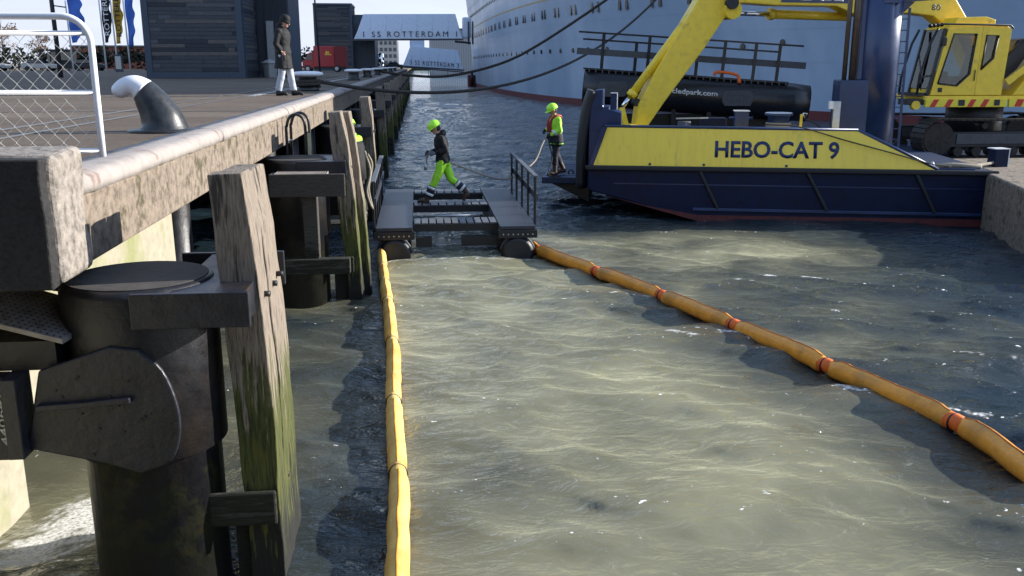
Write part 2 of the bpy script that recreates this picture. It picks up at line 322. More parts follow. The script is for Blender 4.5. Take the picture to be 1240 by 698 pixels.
# ------------------------------------------------------------------ water
QZ = 2.74                                   # quay level above the water
BOOM_L = [(-.75, 16.71), (-.58, 13.92), (-.49, 12.65), (-.40, 11.01), (-.36, 10.4), (-.32, 8.82), (-.25, 7.31), (-.22, 6.6), (-.22, 6.0), (-.21, 5.3), (-.2, 3.5)]
BOOM_R = [(2.02, 16.95), (2.83, 14.75), (3.52, 12.95), (4.09, 11.15), (4.58, 9.55), (4.98, 8.1), (5.12, 7.4), (5.08, 6.7), (4.9, 5.5)]
def axis(fine_lo, fine_hi, d, grow, lo, hi):
    a = list(np.arange(fine_lo, fine_hi, d)); st = d; x = fine_hi
    while x < hi: a.append(x); st *= grow; x += st
    a.append(hi); st = d; x = fine_lo-d; b = []
    while x > lo: b.append(x); st *= grow; x -= st
    b.append(lo); return np.array(sorted(set(b+a)))
def make_water():
    xs = axis(-4.6, 8, .048, 1.035, -900, 1500)
    ys = list(np.arange(4.4, 13, .042)); y = 13.
    while y < 3000: ys.append(y); y += max(.045, min(y*y/12000, y*.06))
    y = 4.4; st = .05
    while y > -60: st *= 1.12; y -= st; ys.append(y)
    ys = np.array(sorted(ys))
    X, Y = np.meshgrid(xs, ys); sx = np.gradient(xs)[None, :]; sy = np.gradient(ys)[:, None]
    sp = np.maximum(sx, sy)+0*X
    rng = np.random.default_rng(5)
    Z = np.zeros_like(X); DX = np.zeros_like(X); DY = np.zeros_like(X); J = np.zeros_like(X)
    N = 110
    lam = np.exp(rng.uniform(math.log(.16), math.log(3.2), N)); th = -1.95+rng.normal(0, .58, N)
    ph = rng.uniform(0, 6.28, N)
    # gusts: the chop is uneven from place to place
    g = np.zeros_like(X)
    for k in range(7):
        a = rng.uniform(0, 6.28); L = rng.uniform(4, 14)
        g += np.sin((X*np.cos(a)+Y*np.sin(a))*6.28/L+rng.uniform(0, 6.28))
    g = np.clip(1+.10*g, .75, 1.25)
    for i in range(N):
        k = 2*math.pi/lam[i]; slope = .038*(lam[i]/1.3)**-.6 if lam[i] > 1.3 else (.038 if lam[i] > .45 else .027)
        amp = slope/k; att = np.clip((lam[i]/sp-2.2)/2.5, 0, 1)
        p = k*(X*math.cos(th[i])+Y*math.sin(th[i]))+ph[i]
        A = amp*att*g
        s, c = np.sin(p), np.cos(p)
        Z += A*c; DX -= A*math.cos(th[i])*s*.85; DY -= A*math.sin(th[i])*s*.85; J += slope*att*g*c
    lim = lambda a, s_: s_*np.tanh(a/s_)
    Z = lim(Z, 1.9*Z.std()); DX = lim(DX, 1.9*DX.std()); DY = lim(DY, 1.9*DY.std())
    bl = np.interp(Y, [p[1] for p in BOOM_L][::-1], [p[0] for p in BOOM_L][::-1])
    br = np.interp(Y, [p[1] for p in BOOM_R][::-1], [p[0] for p in BOOM_R][::-1])
    def nzf(sc, seed, oct=4):
        out = np.zeros_like(X); r2 = np.random.default_rng(seed)
        for o in range(oct*4):
            a = r2.uniform(0, 6.28); L = sc*2**(-(o//4)); out += np.sin((X*math.cos(a)+Y*math.sin(a))*6.28/L+r2.uniform(0, 6.28)+1.3*np.sin((X*math.sin(a)-Y*math.cos(a))*6.28/(L*1.7)+r2.uniform(0, 6.28)))*.5**(o//4)
        return out/(oct*.8)
    n1 = nzf(6, 1); n2 = nzf(2.2, 2)
    sm = lambda a, b, x: np.clip((x-a)/(b-a), 0, 1)**2*(3-2*np.clip((x-a)/(b-a), 0, 1))
    inside = sm(-.02, .12, X-bl)*sm(0, .2, br-X)
    silt = inside*np.clip(.82+.15*n1+.12*n2, .3, 1)*(.35+.65*sm(18.5, 15.2, Y))
    silt *= 1-.5*np.exp(-((br-X-.5-.25*n1)/.75)**2)*sm(14.5, 12.5, Y)
    # plume that drifts past the right boom along the workboat's side
    plume = sm(0, .3, X-br)*np.exp(-(((Y-16.4+.12*(X-5))/2.1)**2))*sm(10.5, 6.0, X)*np.clip(.8+.35*n1+.2*n2, 0, 1.0)
    plume = np.maximum(plume, sm(0, .3, X-br)*np.exp(-((X-br)/3.4)**2)*sm(17, 13, Y)*sm(6.5, 11, Y)*np.clip(.42+.4*n1+.15*n2, 0, .8))
    silt = np.maximum(silt, plume)
    left = sm(.1, -.02, X-bl)*sm(17, 15, Y)
    silt = np.maximum(silt, left*np.clip(.30+.16*n1+.1*n2, .05, .5))
    near = sm(.3, -.4, X+1.95)*sm(9.5, 7.2, Y)                       # churned water under the quay
    silt = np.maximum(silt, near*.65)
    # foam: breaking crests plus the wash around the dolphin
    crest = J+.05*n2
    fn = nzf(.35, 9, 3); fb = nzf(.12, 12, 2)
    cq = crest+.07*fn+.07*fb; sel = (Y > 5) & (Y < 22) & (X > -2) & (X < 9); t0, t1 = np.quantile(cq[sel], (.9925, .9992))
    foam = sm(t0, t1, cq)*sm(-.1, .5, n2+.4*n1)
    wash = np.exp(-(((X+2.62)/.34)**2+((Y-6.85)/.55)**2))+.7*np.exp(-(((X+2.95)/.3)**2+((Y-6.2)/.5)**2))
    foam = np.maximum(foam, sm(.45, .9, wash*1.15+.18*fn+.14*fb)*sm(.12, .4, wash))
    pw = np.exp(-(((Y-16.2)/.35)**2))*sm(-.9, -.6, X)*sm(2.6, 2.1, X)
    foam = np.maximum(foam, .9*sm(.55, .95, pw*.5+.2*fn+.5*crest+.15*fb)*sm(.1, .5, pw))
    wb = np.exp(-(((Y-br*0-15.0)/9)**2))*np.exp(-(((X-br-.2)/.22)**2))*sm(7.6, 6.6, Y)
    foam = np.maximum(foam, .9*sm(.5, .9, wb*1.0+.25*fn+.2*fb)*sm(.1, .5, wb))
    n, m_ = len(ys), len(xs)
    verts = np.stack([X+DX, Y+DY, Z], -1).reshape(-1, 3)
    idx = np.arange(n*m_).reshape(n, m_)
    q = np.stack([idx[:-1, :-1], idx[:-1, 1:], idx[1:, 1:], idx[1:, :-1]], -1).reshape(-1, 4)
    me = bpy.data.meshes.new('water'); me.vertices.add(len(verts)); me.vertices.foreach_set('co', verts.ravel())
    me.loops.add(q.size); me.loops.foreach_set('vertex_index', q.ravel())
    me.polygons.add(len(q)); me.polygons.foreach_set('loop_start', np.arange(0, q.size, 4)); me.polygons.foreach_set('use_smooth', [True]*len(q))
    me.update(calc_edges=True)
    c0_, c1_ = np.quantile(J[sel], (.80, .93))
    for nm, arr in (('silt', silt), ('foam', foam), ('crest', sm(c0_, c1_, J))):
        a = me.attributes.new(nm, 'FLOAT', 'POINT'); a.data.foreach_set('value', arr.ravel().astype(np.float32))
    return me, (xs, ys, verts[:, 2].reshape(n, m_))
m = bpy.data.materials.new('water'); m.use_nodes = True; MATS['water'] = m
n, l = m.node_tree.nodes, m.node_tree.links; b = n['Principled BSDF']
b.inputs['IOR'].default_value = 1.42; b.inputs['Roughness'].default_value = .07
at = n.new('ShaderNodeAttribute'); at.attribute_name = 'silt'; af = n.new('ShaderNodeAttribute'); af.attribute_name = 'foam'
geo = n.new('ShaderNodeNewGeometry')
cr = n.new('ShaderNodeValToRGB'); l.new(at.outputs['Fac'], cr.inputs[0]); e = cr.color_ramp.elements
e[0].position = 0; e[0].color = (.011, .020, .027, 1); e[1].position = 1; e[1].color = (.215, .205, .128, 1)
k = e.new(.45); k.color = (.07, .07, .05, 1)
ns = n.new('ShaderNodeTexNoise'); ns.inputs['Scale'].default_value = .9; ns.inputs['Detail'].default_value = 5; l.new(geo.outputs['Position'], ns.inputs['Vector'])
mm = n.new('ShaderNodeMapRange'); l.new(ns.outputs['Fac'], mm.inputs[0]); mm.inputs[1].default_value = .3; mm.inputs[2].default_value = .7; mm.inputs[3].default_value = .78; mm.inputs[4].default_value = 1.15
vm = n.new('ShaderNodeMix'); vm.data_type = 'RGBA'; vm.blend_type = 'MULTIPLY'; vm.inputs['Factor'].default_value = 1
l.new(cr.outputs[0], vm.inputs['A']); l.new(mm.outputs[0], vm.inputs['B'])
nf = n.new('ShaderNodeTexNoise'); nf.inputs['Scale'].default_value = 38; nf.inputs['Detail'].default_value = 6; l.new(geo.outputs['Position'], nf.inputs['Vector'])
fm = n.new('ShaderNodeMath'); fm.operation = 'MULTIPLY_ADD'; l.new(nf.outputs['Fac'], fm.inputs[0]); fm.inputs[1].default_value = 2.6; fm.inputs[2].default_value = -.6
fc0 = n.new('ShaderNodeMath'); fc0.operation = 'MULTIPLY'; fc0.use_clamp = True; l.new(fm.outputs[0], fc0.inputs[0]); l.new(af.outputs['Fac'], fc0.inputs[1])
ac_ = n.new('ShaderNodeAttribute'); ac_.attribute_name = 'crest'
fk = n.new('ShaderNodeTexNoise'); fk.inputs['Scale'].default_value = 13; fk.inputs['Detail'].default_value = 5; l.new(geo.outputs['Position'], fk.inputs['Vector'])  # tiny white flecks on crests, painted for sun glints as well as foam
fr_ = n.new('ShaderNodeMapRange'); l.new(fk.outputs['Fac'], fr_.inputs[0]); fr_.inputs[1].default_value = .662; fr_.inputs[2].default_value = .70
fx = n.new('ShaderNodeMath'); fx.operation = 'MULTIPLY'; l.new(fr_.outputs[0], fx.inputs[0]); l.new(ac_.outputs['Fac'], fx.inputs[1])
fc = n.new('ShaderNodeMath'); fc.operation = 'MAXIMUM'; fc.use_clamp = True; l.new(fc0.outputs[0], fc.inputs[0]); l.new(fx.outputs[0], fc.inputs[1])
mx = n.new('ShaderNodeMix'); mx.data_type = 'RGBA'; l.new(fc.outputs[0], mx.inputs['Factor']); l.new(vm.outputs['Result'], mx.inputs['A']); mx.inputs['B'].default_value = (.8, .8, .78, 1)
l.new(mx.outputs['Result'], b.inputs['Base Color'])
ra = n.new('ShaderNodeMapRange'); l.new(fc.outputs[0], ra.inputs[0]); ra.inputs[3].default_value = .03; ra.inputs[4].default_value = .7; l.new(ra.outputs[0], b.inputs['Roughness'])
mp = n.new('ShaderNodeMapping'); l.new(geo.outputs['Position'], mp.inputs[0]); mp.inputs['Scale'].default_value = (.75, 1.35, 1); mp.inputs['Rotation'].default_value = (0, 0, -.3)
b1 = n.new('ShaderNodeTexNoise'); b1.inputs['Scale'].default_value = 4.2; b1.inputs['Detail'].default_value = 4; b1.inputs['Roughness'].default_value = .5; b1.inputs['Distortion'].default_value = .6; l.new(mp.outputs[0], b1.inputs['Vector'])
bp = n.new('ShaderNodeBump'); bp.inputs['Strength'].default_value = 1; bp.inputs['Distance'].default_value = .10
b2 = n.new('ShaderNodeTexNoise'); b2.inputs['Scale'].default_value = 15; b2.inputs['Detail'].default_value = 3; b2.inputs['Distortion'].default_value = .8; l.new(mp.outputs[0], b2.inputs['Vector'])
bq = n.new('ShaderNodeBump'); bq.inputs['Strength'].default_value = 1; bq.inputs['Distance'].default_value = .022; l.new(b2.outputs['Fac'], bq.inputs['Height']); l.new(bq.outputs[0], bp.inputs['Normal'])
l.new(b1.outputs['Fac'], bp.inputs['Height']); l.new(bp.outputs[0], b.inputs['Normal'])
# light scattered back by the silt leaves the water body smoothed: a diffuse lobe on a calmed normal under a clear surface coat
b.inputs['Base Color'].default_value = (0, 0, 0, 1); l.remove(b.inputs['Base Color'].links[0])
df = n.new('ShaderNodeBsdfDiffuse'); l.new(mx.outputs['Result'], df.inputs['Color'])
vn_ = n.new('ShaderNodeVectorMath'); vn_.operation = 'MULTIPLY'; l.new(geo.outputs['Normal'], vn_.inputs[0]); vn_.inputs[1].default_value = (.11, .11, 1)
vz = n.new('ShaderNodeVectorMath'); vz.operation = 'NORMALIZE'; l.new(vn_.outputs[0], vz.inputs[0]); l.new(vz.outputs[0], df.inputs['Normal'])
ad = n.new('ShaderNodeAddShader'); l.new(df.outputs[0], ad.inputs[0]); l.new(b.outputs[0], ad.inputs[1])
l.new(ad.outputs[0], n['Material Output'].inputs['Surface'])
wme, WGRID = make_water()
water = link('water', wme, 'water'); water['kind'] = 'structure'
def wz(x, y):
    xs, ys, Zg = WGRID; return float(Zg[np.searchsorted(ys, y), np.searchsorted(xs, x)])

# ------------------------------------------------------------------ quay
quay = bpy.data.objects.new('quay', None); COL.objects.link(quay); quay['kind'] = 'structure'
EX = -2.08                                   # river face of the cope beam
d = MB().box((-400, 5.72, QZ-.5), (EX-.10, 700, QZ)); d.build('deck_slab', 'quay_asphalt', quay)
gl = MB().box((-900, 701, -2), (900, 2500, 2.2)); o = gl.build('far_bank', 'grass'); o['kind'] = 'structure'
# cope beam and its rounded nosing, cast in lengths with open joints
y = 5.74; k = 0
while y < 190:
    L = [4.2, 5.0, 4.6, 5.2][k % 4] if y < 60 else 14.
    b_ = MB().box((EX-.6, y+.008, 2.19), (EX, y+L-.008, QZ-.115))
    o = b_.build('cope_beam', 'beam_concrete', quay, bevel=.018)
    prof = [(EX-.34, QZ-.11), (EX+.026, QZ-.11), (EX+.034, QZ-.06), (EX+.022, QZ-.018), (EX-.012, QZ+.010), (EX-.06, QZ+.020), (EX-.18, QZ+.022), (EX-.34, QZ+.012)]
    nb = MB(); nseg = max(2, int(L/.16)) if y < 30 else 8; rr = random.Random(k)
    vs = []; 
    for i in range(nseg+1):
        yy = y+.006+(L-.012)*i/nseg; vs += [(px+rr.uniform(-.007, .005), yy, pz+rr.uniform(-.005, .004)) for px, pz in prof]
    P = len(prof)
    fs = [(i*P+j, i*P+(j+1) % P, (i+1)*P+(j+1) % P, (i+1)*P+j) for i in range(nseg) for j in range(P)]
    nb.add(vs, [f[::-1] for f in fs], True); nb.f += [tuple(range(P)), tuple(nseg*P+j for j in range(P))[::-1]]; nb.sm += [False, False]
    nb.build('cope_nosing', 'cope', quay)
    y += L; k += 1
# crane rail let into the deck, worn line beside it
for X_ in (-3.85, -4.35):
    MB().box((X_-.035, 5.8, QZ+.004), (X_+.035, 190, QZ+.010)).build('crane_rail', 'rail_steel', quay)
MB().box((-3.78, 21, QZ+.004), (-3.62, 120, QZ+.008)).build('worn_line', 'line_paint', quay)
for y0, x0, x1 in ((9.6, -14, -2.5), (14.2, -14, -2.5), (28, -22, -2.5)):
    MB().box((x0, y0, QZ+.003), (x1, y0+.05, QZ+.007)).build('deck_joint', 'rail_steel', quay)
# under the deck: back wall lit by the low sun, bearing piles, dark slope behind
wl = MB().box((-3.5, -1., .55), (-3.08, 11.55, 2.19)); o = wl.build('retaining_wall', 'wall_lime', quay); rough_up(o, .012, 2.5, 3, 6)
MB().box((-3.6, -1., -2), (-3.2, 7.1, .55)).build('wall_footing', 'wall_lime', quay, bevel=.03)
MB().box((-8.4, -2, -2), (-8.0, 200, 2.2)).build('back_wall', 'steel_tar', quay)
for i in range(26):
    yy = 12.4+i*7.65/2
    MB().cyl((-3.3, yy, -2), (-3.3, yy, 2.2), .24, 14).build('bearing_pile', 'steel_tar', quay)
# drain spout under the beam
MB().cyl((-2.3, 5.98, 2.0), (-2.3, 5.98, 2.24), .085, 14).build('drain_pipe', 'steel_tar', quay)

# added dark box behind the viewpoint, keeps sky light off the near fronts
sh = MB().box((-16, -9, 0), (2.2, -2.2, 8.5)); sh.build('sky_blocker', 'clad_c', quay)
# concrete end block at the head of the beam
blk = MB().box((-7, 5.24, 2.19), (-2.01, 5.72, 2.93)).build('concrete_end_block', 'block_concrete', bevel=.05, seg=3)
rough_up(blk, .018, 3.1, 5, 9)
rough_up(MB().box((-6.99, 5.15, 2.185), (-2.045, 5.262, 2.915)).build('shade_facing', 'shade_face', blk, bevel=.03), .020, 3.1, 5, 9)  # dark sheet over the front face, paints in its shade
tag(blk, 'rough dark concrete block under the white chain link fence', 'concrete block')

# ------------------------------------------------------------------ fender dolphins
rt = random.Random(11)
def weather(o, seed):
    bm = bmesh.new(); bm.from_mesh(o.data)
    bmesh.ops.bisect_plane(bm, geom=bm.verts[:]+bm.edges[:]+bm.faces[:], plane_co=(0, 0, 0), plane_no=(0, 0, 1))
    for zc_ in np.arange(.12, 2.75, .12): bmesh.ops.bisect_plane(bm, geom=bm.verts[:]+bm.edges[:]+bm.faces[:], plane_co=(0, 0, zc_), plane_no=(0, 0, 1))
    ym_ = sum(v.co.y for v in bm.verts)/len(bm.verts)
    for dy in (-.08, 0, .07): bmesh.ops.bisect_plane(bm, geom=bm.verts[:]+bm.edges[:]+bm.faces[:], plane_co=(0, ym_+dy, 0), plane_no=(0, 1, .02))
    for v in bm.verts:
        q = v.co*1.0; q.z *= .45
        v.co += Vector(noise.noise_vector(q*7+Vector((seed*3.1, 0, 0))))*.016
    bm.to_mesh(o.data); bm.free()
def plank_prof(kind):
    r = rt
    top = 2.75+r.uniform(-.03, .03)
    return [(-1.29, top), (-1.10, top+.01), (-1.04, top-.42), (-.995, top-1.4), (-.98, .3), (-.975, -1.6), (-1.2, -1.6), (-1.21, .6), (-1.27, 1.8)]
def dolphin(Y0, label, lean=0., planks=3, cap=2.10):
    t = thing('fender_dolphin', label, 'dolphin', (-1.8, Y0, 0), group='fender dolphins along the quay')
    c = (-1.8, Y0)
    body = MB().lathe([(.425, -2), (.425, .98), (.47, 1.0), (.47, cap-.05), (.455, cap-.012), (.43, cap)], (c[0], c[1], 0), 48)
    body.build('steel_tube', 'steel_tar', t)
    MB().lathe([(.428, cap+.001), (.428, cap+.006)], (c[0], c[1], 0), 40).build('cap_plate', 'tube_cap', t)
    w_ = .285 if planks == 3 else .34
    y0 = Y0-.14 if planks == 3 else Y0-.12
    for i in range(planks):
        pr = plank_prof(i)
        b_ = MB().prismY([(x+rt.uniform(-.012, .012)+lean*(i+.35*(2.7-z)), z) for x, z in pr], y0+i*(w_+.012), y0+i*(w_+.012)+w_)
        tb = b_.build('timber', 'timber', t, bevel=.012)
        if Y0 < 25: weather(tb, i+int(Y0))
    # upper channel from tube to timbers, front and back
    yf, yb = y0-.02, y0+planks*(w_+.012)+.0
    MB().box((-1.72, Y0-.50, cap-.22), (-1.03, Y0-.46, cap-.005)).build('channel_plate', 'steel_plate', t, bevel=.006)
    MB().box((-1.24, Y0-.46, cap-.22), (-1.06, y0-.003, cap-.02)).build('channel_end', 'steel_plate', t, bevel=.006)
    MB().box((-1.5, Y0-.455, cap-.05), (-1.24, yb, cap-.02)).build('channel_flange', 'steel_plate', t)
    MB().box((-1.72, yb+.01, cap-.26), (-1.0, yb+.05, cap-.012)).build('channel_plate', 'steel_plate', t, bevel=.006)
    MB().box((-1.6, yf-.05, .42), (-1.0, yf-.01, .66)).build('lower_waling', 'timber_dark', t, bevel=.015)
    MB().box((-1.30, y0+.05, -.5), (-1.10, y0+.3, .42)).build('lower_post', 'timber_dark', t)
    for zz in (.55, cap-.14):
        for i in range(planks):
            yy = y0+i*(w_+.012)+w_/2
            MB().cyl((-1.03, yy, zz), (-.985, yy, zz), .020, 8).build('bolt', 'steel_tar', t)
    return t
names = ['weathered grey timber fender dolphin nearest the camera, beside the concrete block',
         'fender dolphin with a grating platform and hoop ladder, second from the camera',
         'fender dolphin just behind the pontoon handrail, third from the camera']
DY = 7.65
dol = []
for i in range(16):
    Y0 = 5.86+i*DY+(0 if i < 2 else (-.2 if i == 2 else 0))
    ordn = ['fourth', 'fifth', 'sixth', 'seventh', 'eighth', 'ninth', 'tenth', 'eleventh', 'twelfth', 'thirteenth', 'fourteenth', 'fifteenth', 'sixteenth']
    lab = names[i] if i < 3 else f'shaded timber fender dolphin, {ordn[i-3]} from the camera along the quay'
    dol.append(dolphin(Y0, lab, planks=3 if i == 0 else 2, lean=.10 if i == 1 else 0.))
# near dolphin: saddle bracket carrying a walkway, chalked number
t = dol[0]
pl = [(-2.40, 1.15), (-2.28, 1.64), (-1.86, 1.78)]+[tuple(p) for p in crom([(-1.70, 1.755), (-1.57, 1.62), (-1.50, 1.40), (-1.50, 1.2), (-1.57, 1.03), (-1.75, .955)], 4)]+[(-1.94, 1.03)]
g = MB().prismY(pl, 5.37, 5.41).build('saddle_plate', 'steel_plate', t, bevel=.012)
MB().bar((-2.30, 5.345, 1.42), (-1.76, 5.345, 1.45), .05, .035).build('stiffener', 'steel_plate', g, bevel=.005)
rb = random.Random(3)
for i in range(16):
    x_, z_ = rb.uniform(-2.2, -1.6), rb.uniform(1.08, 1.6)
    MB().cyl((x_, 5.362, z_), (x_, 5.372, z_), rb.uniform(.006, .013), 8).build('bolt_hole', 'rubber', g)
MB().box((-2.47, 5.28, 1.12), (-2.38, 5.50, 1.62)).build('flange_plate', 'steel_plate', t, bevel=.006)
MB().box((-3.0, 5.33, 1.10), (-2.47, 5.46, 1.62)).build('bracket_arm', 'steel_tar', t, bevel=.006)
text_obj('chalk_number', '440647', 'chalk', t, (-2.475, 5.326, 1.20), (0, 0, 1), (-1, 0, 0), .34, .042, .003, .0)
wk = thing('access_walkway', 'perforated steel walkway sloping down beside the near dolphin', 'walkway', (-2.6, 5.4, 1.6))
MB().add([(-3.3, 5.55, 2.12), (-2.14, 5.42, 1.82), (-2.02, 5.95, 1.86), (-3.2, 6.2, 2.16), (-3.3, 5.55, 2.09), (-2.14, 5.42, 1.79), (-2.02, 5.95, 1.83), (-3.2, 6.2, 2.13)],
         [(0, 1, 2, 3), (7, 6, 5, 4), (0, 4, 5, 1), (1, 5, 6, 2), (2, 6, 7, 3), (3, 7, 4, 0)]).build('tread_plate', 'grating', wk)
mm_ = MB()
for i in range(30):
    for j in range(13):
        u, v = (i+.5)/30, (j+.5)/13
        p = Vector((-3.3, 5.55, 2.12)).lerp(Vector((-2.14, 5.42, 1.82)), u).lerp(Vector((-3.2, 6.2, 2.16)).lerp(Vector((-2.02, 5.95, 1.86)), u), v)
        mm_.cyl(p+V(0, 0, .002), p+V(0, 0, .0045), .0085, 6)
o = mm_.build('perforation', 'rubber', wk); o['kind'] = 'stuff'
MB().prismX([(5.46, 1.80), (5.46, 1.62), (5.9, 1.62), (5.9, 1.83)], -3.3, -2.2).build('side_beam', 'steel_tar', wk)
# second dolphin: access platform, hoop ladder
t = thing('access_platform', 'small steel grating platform fixed to the second dolphin', 'platform', (-1.75, 12.9, 1.9))
for i in range(22):
    MB().box((-1.98+.033*i, 12.62, 1.93), (-1.967+.033*i, 13.75, 1.965)).build('grating_bar', 'grating', t)
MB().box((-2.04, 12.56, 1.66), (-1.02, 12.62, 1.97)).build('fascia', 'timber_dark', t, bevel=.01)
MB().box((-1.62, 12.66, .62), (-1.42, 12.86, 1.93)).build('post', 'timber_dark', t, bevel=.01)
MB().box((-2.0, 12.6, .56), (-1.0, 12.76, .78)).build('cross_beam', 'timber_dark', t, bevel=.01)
MB().box((-2.06, 12.7, 1.90), (-2.0, 13.7, 1.94)).build('edge_angle', 'galv', t)
t = thing('hoop_ladder', 'black hoop handrail ladder mounted on the lit quay beam', 'ladder', (-1.97, 14.2, 1.0))
for yy in (13.95, 14.45):
    MB().tube(crom([(-1.96, yy, .2), (-1.96, yy, 2.3), (-1.95, yy, 2.52), (-1.90, yy, 2.66), (-1.80, yy, 2.70), (-1.71, yy, 2.64), (-1.68, yy, 2.5), (-1.68, yy, 2.05)], 4), .022, 8).build('hoop', 'bollard_black', t)
for i in range(8):
    MB().cyl((-1.96, 13.95, .4+i*.27), (-1.96, 14.45, .4+i*.27), .016, 8).build('rung', 'galv', t)
MB().box((-1.70, 13.93, 2.06), (-1.665, 14.47, 2.40)).build('back_plate', 'bollard_black', t)

# ------------------------------------------------------------------ things on the quay edge
fen = thing('chain_link_fence', 'white tubular chain link fence panel at the quay end', 'fence', (-2.3, 6.95, QZ), rz=R(-1.5), world=False)
fr = .024
MB().tube([(-4.5, 0, 1.0), (-1.2, 0, 1.0)]+[(-.19+.19*math.sin(a), 0, .81+.19*math.cos(a)) for a in np.linspace(0, math.pi/2, 12)]+[(0, 0, .4), (0, 0, 0)], fr, 12).build('frame', 'white_paint', fen)
for z_ in (.885, .475, .06):
    MB().cyl((-4.5, 0, z_), (-.0 if z_ < .8 else -.03, 0, z_), fr*.72, 10).build('rail', 'white_paint', fen)
for x_ in (-2.6, -4.4): MB().cyl((x_, 0, 0), (x_, 0, 1.0), fr, 10).build('post', 'white_paint', fen)
wm = MB(); P_ = .055
nW = int(4.4/P_)+1
for i in range(nW):                                   # woven zigzag wires, each hooked round its neighbour
    x0 = -4.42+i*P_; pts = []
    for j in range(15):
        z_ = .06+j*.059
        if z_ > .886: break
        sgn = (1 if (j % 2) else -1)*(1 if i % 2 else -1)
        pts += [(x0+sgn*P_*.53, .0035 if sgn > 0 else -.0035, z_)]
    wm.tube(pts, .0021, 5, smooth=False)
o = wm.build('wire_mesh', 'wire', fen); o['kind'] = 'stuff'

# hook bollard
hb = thing('hook_bollard', 'black hook shaped mooring bollard with white painted horn', 'bollard', (-2.62, 9.85, QZ), world=False, rz=R(0))
path = crom([(.0, 0, -.02), (-.01, 0, .10), (-.055, 0, .22), (-.11, 0, .32), (-.165, 0, .40), (-.24, 0, .455), (-.335, 0, .455), (-.42, 0, .405), (-.455, 0, .375)], 5)
rad = np.interp(np.linspace(0, 1, len(path)), [0, .1, .25, .45, .6, .75, .9, 1], [.27, .225, .185, .145, .115, .095, .075, .045])
cut = int(len(path)*.52)
MB().tube(path[:cut+1], rad[:cut+1], 28, side=(0, 1, 0)).build('body', 'bollard_black', hb)
MB().tube(path[cut:], rad[cut:]*1.012, 28, side=(0, 1, 0)).build('horn', 'white_paint', hb)
MB().lathe([(.36, 0), (.36, .02), (.27, .03)], n=28).build('base_plate', 'bollard_black', hb)
# mushroom bollards
def mush(loc, label):
    t = thing('mushroom_bollard', label, 'bollard', loc, world=False, group='mushroom bollards along the quay')
    MB().lathe([(.30, 0), (.30, .06), (.24, .10), (.235, .34), (.26, .38)], n=24).build('post', 'bollard_black', t)
    MB().lathe([(.26, .37), (.40, .40), (.43, .44), (.42, .475), (.34, .505), (.18, .52), (.02, .522)], n=28).build('cap', 'white_paint', t)
    return t
m0 = mush((-2.95, 25.6, QZ), 'white capped mushroom bollard nearest the standing man')
labs = ['white capped mushroom bollard, second from the standing man', 'white capped mushroom bollard, third from the standing man', 'white capped mushroom bollard, fourth from the standing man',
        'white capped mushroom bollard, fifth from the standing man', 'small far white capped mushroom bollard, sixth from the standing man', 'tiny farthest white capped mushroom bollard, last of its row']
for (yy, lb) in zip((44, 56, 70, 86, 104, 124), labs):
    c = copy_tree(m0); c.location = (-2.95, yy, QZ); c['label'] = lb

# ------------------------------------------------------------------ mooring ropes
def rope(name, pts, r, m, label, cat='rope', twist=True):
    o = MB().tube(crom(pts, 8), r, 8).build(name, m); return tag(o, label, cat)
def lay(A, Bp, b_, c_, n=24): return [(A[0]+(Bp[0]-A[0])*t, A[1]+(Bp[1]-A[1])*t, A[2]+b_*t+c_*t*t) for t in np.linspace(0, 1, n)]
rope('mooring_rope', lay((-2.85, 25.8, 3.02), (22, 62), -6.25, 20.2), .055, 'rope', 'thick dark mooring rope from the nearest mushroom bollard up to the ship')
rope('mooring_rope', [(-2.9, 70, 3.05), (-1, 70.2, 2.75), (2.2, 70.4, 2.65), (6.1, 70.7, 3.5), (9.3, 70.9, 5.0), (14.9, 71, 8.6), (16.6, 71, 10.)], .10, 'rope', 'dark mooring rope rising above the thicker one to the ship', 'rope')
pts = [(-2.95+.3*math.cos(a), 25.6+.3*math.sin(a), QZ+.12+.012*a) for a in np.linspace(0, 12.5, 40)]
o = MB().tube(pts, .05, 8).build('rope_coil', 'rope'); tag(o, 'dark rope wound round the nearest mushroom bollard', 'rope')

# ------------------------------------------------------------------ work pontoon
pn = thing('work_pontoon', 'black floating work pontoon with two decks and handrails', 'pontoon', (.6, 19, 0))
PZ = .55
for x0, x1 in ((-.82, -.15), (1.44, 2.10)):
    dk = MB().box((x0, 16.35, PZ-.07), (x1, 21.75, PZ)).build('deck', 'pontoon_deck', pn, bevel=.01)
    MB().box((x0-.03, 16.32, PZ-.22), (x1+.03, 16.40, PZ-.075)).build('end_beam', 'pontoon_black', pn, bevel=.006)
    for k in range(7): MB().cyl((x0+.06+k*.09, 16.30, PZ-.15), (x0+.06+k*.09, 16.318, PZ-.15), .013, 8).build('bolt', 'galv', pn)
    cx = (x0+x1)/2
    fl = MB().tube([(cx, 16.30, .05), (cx, 16.36, .05), (cx, 21.7, .05), (cx, 21.76, .05)], [.24, .30, .30, .24], 32).build('float', 'pontoon_black', pn)
    MB().tube([(cx+.312*math.cos(a), 16.42, .05+.312*math.sin(a)) for a in np.linspace(.1, 3.04, 16)], .02, 6).build('float_strap', 'plate_grey', fl)
def slats(y0, y1, n):
    for k in range(n):
        x0 = -.14+k*(1.575/n)
        MB().box((x0+.012, y0, PZ-.035), (x0+1.575/n-.012, y1, PZ-.005)).build('tread_slat', 'tread', pn, bevel=.006)
    for yy in (y0+.02, y1-.06): MB().box((-.16, yy, PZ-.17), (1.45, yy+.05, PZ-.04)).build('cross_beam', 'pontoon_black', pn)
slats(16.85, 17.45, 11); slats(19.15, 19.78, 9); slats(21.0, 21.6, 9)
